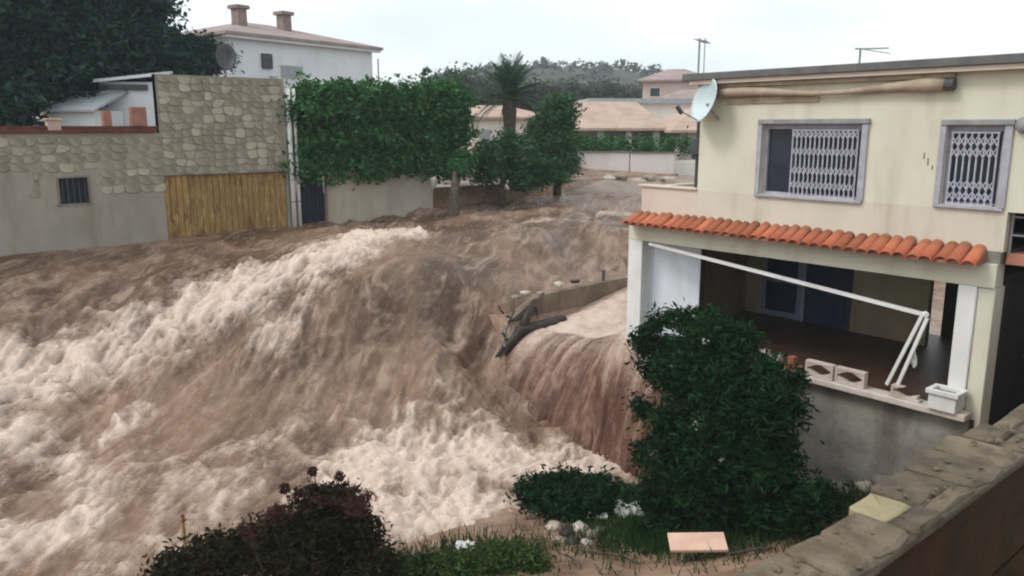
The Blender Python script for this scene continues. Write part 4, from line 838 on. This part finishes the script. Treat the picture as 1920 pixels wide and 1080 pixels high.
# the big ivy-like hedge: box of clumps with an uneven front
hb_ = []
for i in range(13):
    y = 12.9+i*.60
    for z, rr in ((5.55 if i > 10 else 5.75, .75), (6.6, .85), (7.5, .9), (8.22+.10*math.sin(i*1.3)+.07*math.sin(i*2.9), .72)):
        hb_.append((XS-.35+random.uniform(-.15, .25), y+random.uniform(-.2, .2), z+random.uniform(-.12, .12)+(-.5 if i == 0 and z > 8 else 0)-max(0, i-11)*.12*(z > 7), .72, .62, rr*.62))
HG = thing('hedge', 'tall broad green hedge swelling over the low beige wall', 'hedge', (XS-.4, 17, 4.6))
for k in range(16):                                                                 # strands hanging over the wall
    hb_.append((XS+.12, 13.0+k*.48+random.uniform(-.15, .15), 5.30+random.uniform(-.12, .1), .13, .14, random.uniform(.18, .38)))
foliage('foliage', hb_, 54000, 2200, .16, .165, 'leaf_hedge', HG, 1.8, .5)
for y in (14.5, 16.5, 18.5): obj('stem', MB().tube([(XS-.8, y, 4.4), (XS-.7, y+.1, 6), (XS-.5, y, 7.5)], [.09, .07, .03], 7), 'trunk', HG, smooth=True)
obj('inner_core', MB().box(XS-1.0, XS-.75, 12.9, 20.2, 5.3, 7.9), surf('dark_green_core', (.02, .035, .015), (.03, .05, .02), 6, .95, .8, 15), HG, bevel=.1)  # solid dark green slab inside the hedge, behind its leaves
# garden trees right of the hedge
b_ = atx(845, 372, -24.6)
tree('garden_tree', 'leafy tree on a dark trunk standing in the flood at the end of the hedge', (b_[0], b_[1], 3.3), tuple(atd(852, 322, 31)), [blob(852, 318, 31.8, .38, .2), blob(868, 302, 32.6, .4, .32)], 2600, 120, .15, .16, 'leaf_hedge', .24, 'garden trees along the flooded street')
tree('garden_tree', 'rounded green tree right of the palm', tuple(Vector(atd(1045, 330, 36)).xy)+(4.2,), tuple(atd(1045, 220, 36)), [blob(1045, 215, 36, .85, .8), blob(1040, 265, 36, .95, .9), blob(1055, 305, 35.5, .7, .7), blob(1010, 245, 37, .6, .6)], 11000, 420, .16, .16, 'leaf_mid', .16, 'garden trees along the flooded street')
tree('garden_tree', 'low spreading shrub tree under the palm', tuple(Vector(atd(940, 352, 34)).xy)+(3.9,), tuple(atd(950, 290, 34)), [blob(925, 295, 34, .8, .7), blob(980, 300, 34.5, 1.0, .8), blob(1015, 320, 34.5, .9, .6), blob(960, 270, 35, .7, .5), blob(985, 340, 34, .8, .35), blob(908, 322, 33.5, .6, .42), blob(1045, 335, 34, .5, .25)], 12000, 460, .16, .15, 'leaf_mid', .16, 'garden trees along the flooded street')
p = atd(800, 160, 33); CY = thing('cypress', 'thin cypress tip rising above the hedge', 'tree', (p[0], p[1], 5)); foliage('crown', [(p[0], p[1], 8.3, .22, .22, 1.15)], 900, 90, .06, .12, 'leaf_mid', CY); obj('trunk', MB().tube([(p[0], p[1], 4.6), (p[0], p[1], 8.6)], .05, 6), 'trunk', CY)
# palm
pc = Vector(atd(955, 186, 40)); PM = thing('palm_tree', 'palm tree with a thick dark trunk in front of the wooded hill', 'palm', (pc.x, pc.y, 4.6))
hh = pc.z-4.6; obj('trunk', MB().tube([(0, 0, -.3), (0, 0, hh*.3), (.03, 0, hh*.6), (0, 0, hh*.85), (0, 0, hh)], [.34, .28, .28, .36, .28], 12), 'trunk', PM, world=False, smooth=True)
def frond(L_):
    mb = MB(); n = 12; pts = []
    for i in range(n+1):
        t = i/n; pts.append(Vector((L_*(t-.12*t*t), 0, L_*(.30*t-.62*t*t))))
    for i in range(n):
        a, b = pts[i], pts[i+1]; w_ = .03*(1-i/n)+.008
        mb.add([a+Vector((0, -w_, 0)), a+Vector((0, w_, 0)), b+Vector((0, w_, 0)), b+Vector((0, -w_, 0))], [(0, 1, 2, 3)])
        for sub in (0, .5):
            c = a.lerp(b, sub); ll = L_*.26*math.sin(math.pi*min(1, (i+sub)/n*.85+.15))
            for sg in (-1, 1):
                tip = c+Vector((ll*.55, sg*ll*.85, -ll*.25)); mb.add([c-Vector((.03, 0, 0)), c+Vector((.03, 0, .0)), tip], [(0, 1, 2)])
    return mb
fm = [frond(L_).mesh('frond') for L_ in (2.3, 2.7, 2.1)]
for f_ in fm: f_.materials.append(M['leaf_palm'])
for k in range(46):
    o = bpy.data.objects.new('frond', fm[k % 3]); COL.objects.link(o); o.parent = PM; o.location = (0, 0, hh-.05)
    o.rotation_euler = (0, math.radians(random.choice([-78, -62, -48, -32, -15, 5, 15])+random.uniform(-8, 8)), k*2.39996)
# mid-distance trees in front of the hill
for i, (px, py, d_, rx, rz, lb) in enumerate([(845, 165, 75, 2.6, 1.8, 'grey green tree just right of the hedge top on the skyline'), (905, 170, 80, 3.0, 1.9, 'broad hazy tree left behind the palm'), (1000, 185, 70, 2.4, 1.5, 'hazy tree right behind the palm'),
        (1075, 172, 95, 3.0, 1.3, 'rounded hazy tree above the left end of the pink roofs'), (1125, 172, 100, 3.2, 1.2, 'long hazy tree above the middle of the pink roofs'), (1175, 178, 100, 2.6, .9, 'low hazy tree beside the pink tower house')]):
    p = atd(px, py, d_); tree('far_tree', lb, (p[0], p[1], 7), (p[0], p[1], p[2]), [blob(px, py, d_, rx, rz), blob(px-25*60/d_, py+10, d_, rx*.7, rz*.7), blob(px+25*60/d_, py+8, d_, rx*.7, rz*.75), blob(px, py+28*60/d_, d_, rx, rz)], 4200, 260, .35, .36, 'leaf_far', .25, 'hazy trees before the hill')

# ================================================================== FOREGROUND PLANTS
B0 = (-8.4, 11.4, -.3)
BU = thing('oleander_bush', 'large dark green bush in front of the flooded porch', 'bush', B0)
bl = []
for px, py, yv, rx, rz in [(1345, 660, 11.6, .85, .75), (1290, 700, 11.6, .8, .7), (1385, 725, 11.3, .85, .75), (1300, 800, 11.3, 1.0, .9), (1420, 790, 11.1, .8, .8), (1370, 850, 11.0, 1.1, .9), (1270, 880, 11.3, .8, .7), (1430, 870, 11.0, .75, .7), (1340, 920, 11.1, 1.0, .5), (1250, 935, 11.1, .7, .45), (1430, 930, 11.1, .8, .45), (1490, 965, 10.8, .5, .25), (1535, 930, 10.9, .4, .22), (1240, 1000, 10.6, .5, .2), (1335, 622, 11.8, .42, .32), (1470, 750, 11.2, .35, .3), (1230, 655, 11.9, .4, .25)]:
    p = aty(px, py, yv); bl.append((p[0], p[1], p[2], rx*.82, rx*.82, rz*.82))
for px, py, yv in [(1205, 640, 11.9), (1220, 615, 12.0), (1250, 600, 12.0), (1285, 592, 12.0), (1330, 598, 12.0), (1400, 640, 11.8), (1440, 685, 11.5), (1480, 715, 11.3), (1215, 690, 11.8), (1205, 760, 11.7), (1200, 850, 11.5)]:
    p = aty(px, py, yv); bl.append((p[0], p[1], p[2], .20, .20, .20))
foliage('foliage', bl, 56000, 2000, .105, .125, 'leaf_bush', BU, 3.4, .25)
for k in range(9):
    q = bl[k]; obj('stem', MB().tube([Vector(B0)+Vector((random.uniform(-.3, .3), random.uniform(-.3, .3), -.3)), Vector(B0).lerp(Vector(q[:3]), .5)+Vector((random.uniform(-.2, .2), 0, .2)), Vector(q[:3])+Vector((0, 0, .3))], [.05, .035, .012], 6), 'trunk_wet', BU, smooth=True)
for k, (px, py) in enumerate([(1322, 640), (1305, 795), (1352, 865)]):
    p = Vector(aty(px, py, 10.35)); v, f = leaf_verts(rng.normal(size=(9, 3))*.03, .055, 1.6); o = obj('blossom', fastmesh('blossom', v, f), 'petal', BU); o.location = p-BU.location
def spray_twigs(parent, pts, mm):
    for (a, b) in pts: obj('twig', MB().tube([a, a.lerp(b, .5)+Vector((0, 0, .05)), b], [.012, .008, .004], 5), mm, parent)
LB = thing('low_shrub', 'low dark green shrub at the edge of the foam', 'bush', tuple(atz(1075, 965, -.6)))
q = [atz(px, py, -.35) for px, py in ((1010, 915), (1060, 905), (1110, 910), (1150, 925), (1085, 935), (1020, 930))]
foliage('foliage', [(p[0], p[1], p[2]-.05, .55, .5, .26) for p in q], 9000, 500, .10, .13, 'leaf_bush', LB, 3.0, .3)
# brown dry bush with seed heads at the lower edge
BB = thing('dry_bush', 'dark brown bush with dry seed heads at the lower edge of the flood', 'bush', (-11.3, 4.6, -.3))
q = []
for px, py, z, rx, rz in [(600, 1000, .6, .62, .55), (660, 1010, .5, .5, .5), (540, 1020, .5, .55, .45), (480, 1030, .4, .5, .42), (400, 1050, .3, .55, .40), (640, 960, .9, .38, .36), (600, 950, 1.0, .35, .3), (330, 1075, .2, .45, .3), (560, 1060, .3, .7, .5), (680, 1060, .2, .55, .45)]:
    p = atz(px, py, z); q.append((p[0], p[1], p[2], rx, rx, rz))
foliage('foliage', q, 24000, 1100, .09, .10, 'leaf_olive', BB, 2.6, .35)
for k, (px, py) in enumerate([(587, 884), (534, 916), (637, 893)]):
    h_ = Vector(atz(px, py, 1.5)); b_ = h_+Vector((.15, .1, -1.0))
    sh_ = obj('seed_stalk', MB().tube([b_, b_.lerp(h_, .5)+Vector((.03, 0, 0)), h_], [.012, .01, .008], 5), 'trunk_wet', BB)
    d = rng.normal(size=(260, 3)); d /= np.linalg.norm(d, axis=1)[:, None]; v, f = leaf_verts(d*.085*rng.uniform(.5, 1.1, 260)[:, None]+np.array(h_-BB.location), .045, 2.4); obj('seed_head', fastmesh('seed_head', v, f), 'seed', sh_)
q = [atz(px, py, 1.25) for px, py in ((560, 925), (590, 915), (620, 915), (650, 920), (680, 930), (670, 950), (640, 935), (600, 935), (510, 960), (530, 955), (470, 985))]
foliage('dry_tops', [(p[0], p[1], p[2]-.05, .20, .2, .10) for p in q], 3600, 420, .035, .055, 'seed', BB, 2.2, .2)
for p in q:
    h_ = Vector(p); obj('twig', MB().tube([h_+Vector((.1, .1, -.7)), h_+Vector((.02, 0, -.3)), h_], [.01, .008, .004], 5), 'trunk_wet', BB)
GB = thing('green_shrub', 'small olive green shrub right of the dry brown bush', 'bush', tuple(atz(900, 1075, 0)))
q = [atz(px, py, .05) for px, py in ((840, 1060), (900, 1045), (950, 1035), (985, 1050), (920, 1075), (780, 1065), (740, 1060), (1000, 1075))]
foliage('foliage', [(p[0], p[1], p[2]-.1, .42, .42, .25) for p in q], 11000, 520, .08, .09, leafmat('olive_green_leaf', (.025, .05, .012), (.055, .09, .025), .15), GB, 2.6, .3)
# grass on the bank
def scatter(px, py, z, sx, sy, n): p = atz(px, py, z); return np.c_[rng.normal(p[0], sx, n), rng.normal(p[1], sy, n)]
G = np.concatenate([scatter(1300, 980, -.1, 1.1, 1.0, 5200), scatter(1430, 970, .2, .9, .9, 4200), scatter(1230, 1000, -.3, .8, .8, 2600), scatter(1170, 930, -.7, .5, .6, 900), scatter(880, 1040, -.4, .7, .7, 1500), scatter(1480, 930, .4, .9, 1.2, 2500), scatter(620, 1060, 0, 1.2, 1.0, 1500)])
G = G[(G[:, 0] < -2.9) & (G[:, 1] < 13.8)]; gz = ground_h(G[:, 0], G[:, 1]); ok = gz > -1.0; G = G[ok]; gz = gz[ok]; n = len(G)
hgt = rng.uniform(.10, .30, n); an = rng.uniform(0, 6.28, n); ln = rng.normal(0, .09, (n, 2)); wd = .013
v = np.empty((n, 3, 3)); v[:, 0] = np.c_[G[:, 0]-np.cos(an)*wd, G[:, 1]-np.sin(an)*wd, gz-.02]; v[:, 1] = np.c_[G[:, 0]+np.cos(an)*wd, G[:, 1]+np.sin(an)*wd, gz-.02]; v[:, 2] = np.c_[G+ln, gz+hgt]
obj('grass', fastmesh('grass', v.reshape(-1, 3), np.arange(n*3).reshape(-1, 3)), 'grass', kind='stuff')

# ---- washed up bits on the bank
def gz1(x, y): return float(ground_h(np.array([x]), np.array([y]))[0])
def on_land(px, py):
    z = 0.
    for _ in range(12): p = atz(px, py, z); z = .5*z+.5*gz1(p[0], p[1])
    p = atz(px, py, z); return Vector((p[0], p[1], gz1(p[0], p[1])))
p = on_land(1306, 1048); o = obj('board', MB().box(-.44, .44, -.20, .20, 0, .05), 'board', loc=tuple(p+Vector((0, 0, .26))), bevel=.006, world=False); o.rotation_euler = (.22, -.05, math.radians(46)); tag(o, 'pale pink board lying on the grass below the big bush', 'board')
p = on_land(1120, 978); o = obj('plank', MB().box(-.20, .20, -.07, .07, 0, .04), 'scrap', loc=tuple(p+Vector((0, 0, .12))), bevel=.005, world=False); o.rotation_euler = (.3, 0, math.radians(40)); tag(o, 'bright white scrap of plank beside the low green shrub', 'plank')
def crumple(px, py, s, mm, lb, cat, up=.1, seed=0):
    p = on_land(px, py); n_ = 9; vs = []; random.seed(seed)
    for i in range(n_):
        for j in range(n_): vs.append(((i/(n_-1)-.5)*s[0]+random.uniform(-.03, .03), (j/(n_-1)-.5)*s[1]+random.uniform(-.03, .03), up+random.uniform(0, s[2])))
    o = obj(cat.replace(' ', '_'), MB().add(vs, [(i*n_+j, i*n_+j+1, (i+1)*n_+j+1, (i+1)*n_+j) for i in range(n_-1) for j in range(n_-1)]), mm, loc=tuple(p), world=False); o.modifiers.new('thick', 'SOLIDIFY').thickness = .008
    o.rotation_euler[2] = math.radians(48); tag(o, lb, cat); return o
crumple(1178, 968, (.55, .5, .28), 'scrap', 'crumpled pale plastic sheet caught at the foot of the big bush', 'plastic sheet', .05, 1)
crumple(872, 1040, (.30, .22, .10), 'scrap', 'small crumpled white scrap between the dry bush and green shrub', 'scrap', .15, 2)
crumple(640, 1058, (.30, .3, .22), surf('grey_rag', (.28, .27, .24), (.4, .39, .35), 4, .9), 'grey torn rag tangled in the dark brown bush', 'rag', .75, 3)
rs_ = [(1040, 990, .16), (1062, 1003, .13), (1088, 992, .15), (1110, 1005, .12), (1128, 996, .11), (1075, 1018, .14), (1100, 1020, .10), (1050, 1015, .10)]
desc = ['grey stone at the waterline, leftmost of the bank stones', 'dark wet stone second from the waterline', 'pale stone below the white plank scrap', 'small brown stone below the white plank scrap', 'small stone nearest the crumpled plastic', 'broad stone lowest on the muddy bank', 'small low stone right of the broad one', 'small low stone left of the broad one']
for (px, py, s), lb, k in zip(rs_, desc, range(8)):
    p = on_land(px, py); tag(obj('stone', MB().ball((0, 0, 0), s, 2, .22, (1.2, 1.1, .7)), ['rock', 'trunk_wet', 'palerock', 'rock'][k % 4], loc=tuple(p+Vector((0, 0, .03))), world=False, smooth=True), lb, 'stone', 'stones on the muddy bank')
for k, (px, py, L_, an_, lb) in enumerate([(1150, 1050, .9, .4, 'broken branch lying on the bare mud left of the pink board'), (1010, 1030, .7, 2.2, 'broken branch at the edge of the olive green shrub'), (1410, 1040, .8, 1.1, 'broken branch on the grass right of the pink board'), (1075, 1062, .6, 2.8, 'short broken branch nearest the lower picture edge')]):
    p = on_land(px, py); d_ = Vector((math.cos(an_), math.sin(an_), 0))*L_*.5; br_ = thing('broken_branch', lb, 'branch', tuple(p), group='broken branches on the bank')
    obj('stick', MB().tube([-d_+Vector((0, 0, .05)), Vector((.05, .03, .10)), d_+Vector((0, 0, .06))], [.03, .024, .012], 6), 'trunk', br_, world=False)
    for j in range(3):
        b_ = -d_*.4+d_*(.45*j); obj('twig', MB().tube([b_+Vector((0, 0, .08)), b_+Vector((random.uniform(-.2, .2), random.uniform(-.2, .2), .2))], [.012, .005], 5), 'trunk', br_, world=False)
for k, (px, py, s_, lb) in enumerate([(1585, 880, .20, 'grey stone at the foot of the retaining wall, nearest the bush'), (1630, 862, .16, 'pale stone at the foot of the retaining wall, second from the bush'), (1668, 850, .22, 'broad stone at the foot of the retaining wall under the broken block'), (1720, 832, .15, 'stone at the foot of the retaining wall nearest the capped wall')]):
    p = aty(px, py, FY0-.5); tag(obj('stone', MB().ball((0, 0, 0), s_, 2, .22, (1.3, 1, .8)), ['rock', 'palerock'][k % 2], loc=(p[0], p[1], gz1(p[0], p[1])+.05), world=False, smooth=True), lb, 'stone', 'stones at the foot of the retaining wall')
p = atz(347, 1030, -.4); ST = thing('stake', 'thin wooden stake standing in the water beside the dry brown bush', 'stake', tuple(p)); obj('stick', MB().tube([(0, 0, -.8), (.02, 0, .55)], [.035, .03], 7), 'wood', ST, world=False); obj('top', MB().tube([(.02, 0, .55), (.02, 0, .70)], [.04, .035], 7), 'brick', ST, world=False)

# ================================================================== FOREGROUND STONE WALL
obj('yard_floor', MB().box(-2.0, 8, -3, 20, 3.2, 3.42), 'brown_baked_shade', kind='structure')
CW = thing('stone_wall', 'rough stone capped wall in the lower right corner', 'wall', (-2.3, 8, 3))
obj('wall_core', MB().box(-2.40, -2.02, .5, 17.5, .2, 4.28), 'brown_baked_shade', CW)
obj('mortar_bed', MB().box(-2.43, -1.985, .5, 17.5, 4.282, 4.35), 'capmortar', CW, bevel=.02)
y = 2.6; k = 0; random.seed(5)
while y < 15:
    L_ = random.uniform(.30, .62); o_x = -2.44-.14*math.exp(-((y-6.2)/1.3)**2)+random.uniform(-.05, .05); cuts = [o_x, random.uniform(-2.28, -2.12), -1.97+random.uniform(-.03, .02)] if random.random() < .6 else [o_x, -1.97+random.uniform(-.03, .02)]
    for a, b in zip(cuts[:-1], cuts[1:]):
        n_ = 9; cx, cy = (a+b)/2, y+L_/2; ring = []
        for i in range(n_):
            t = 2*math.pi*i/n_; ex = abs(math.cos(t))**.3*math.copysign(1, math.cos(t)); ey = abs(math.sin(t))**.3*math.copysign(1, math.sin(t)); jj = random.uniform(.86, 1.04)
            ring.append((cx+ex*(b-a)/2*jj, cy+ey*L_/2*jj))
        h_ = random.uniform(.008, .05); vs = [(q_[0], q_[1], 4.30) for q_ in ring]+[(q_[0], q_[1], 4.345+h_*.5) for q_ in ring]+[(cx+(q_[0]-cx)*.84, cy+(q_[1]-cy)*.84, 4.345+h_+random.uniform(-.018, .018)) for q_ in ring]+[(cx, cy, 4.345+h_)]
        fs = []
        for i in range(n_):
            j = (i+1) % n_; fs += [(i, j, n_+j, n_+i), (n_+i, n_+j, 2*n_+j, 2*n_+i), (2*n_+i, 2*n_+j, 3*n_)]
        ye = 4.95 < cy < 5.55 and a < -2.4 and not any(m_.name == 'yellow_cap_stone' and m_.users > 1 for m_ in bpy.data.materials)
        obj('cap_stone', MB().add(vs, fs), 'capstone_y' if ye else 'capstone', CW, bevel=.006)
    y += L_*.97
mb = MB()
for k in range(150):
    y_ = random.uniform(3, 13); mb.ball((random.uniform(-2.36, -2.0), y_, 4.375+random.uniform(-.01, .03)), random.uniform(.008, .03), 1, .35, (1.2, 1, .7))
obj('grit', mb, 'capstone', CW, kind='stuff')
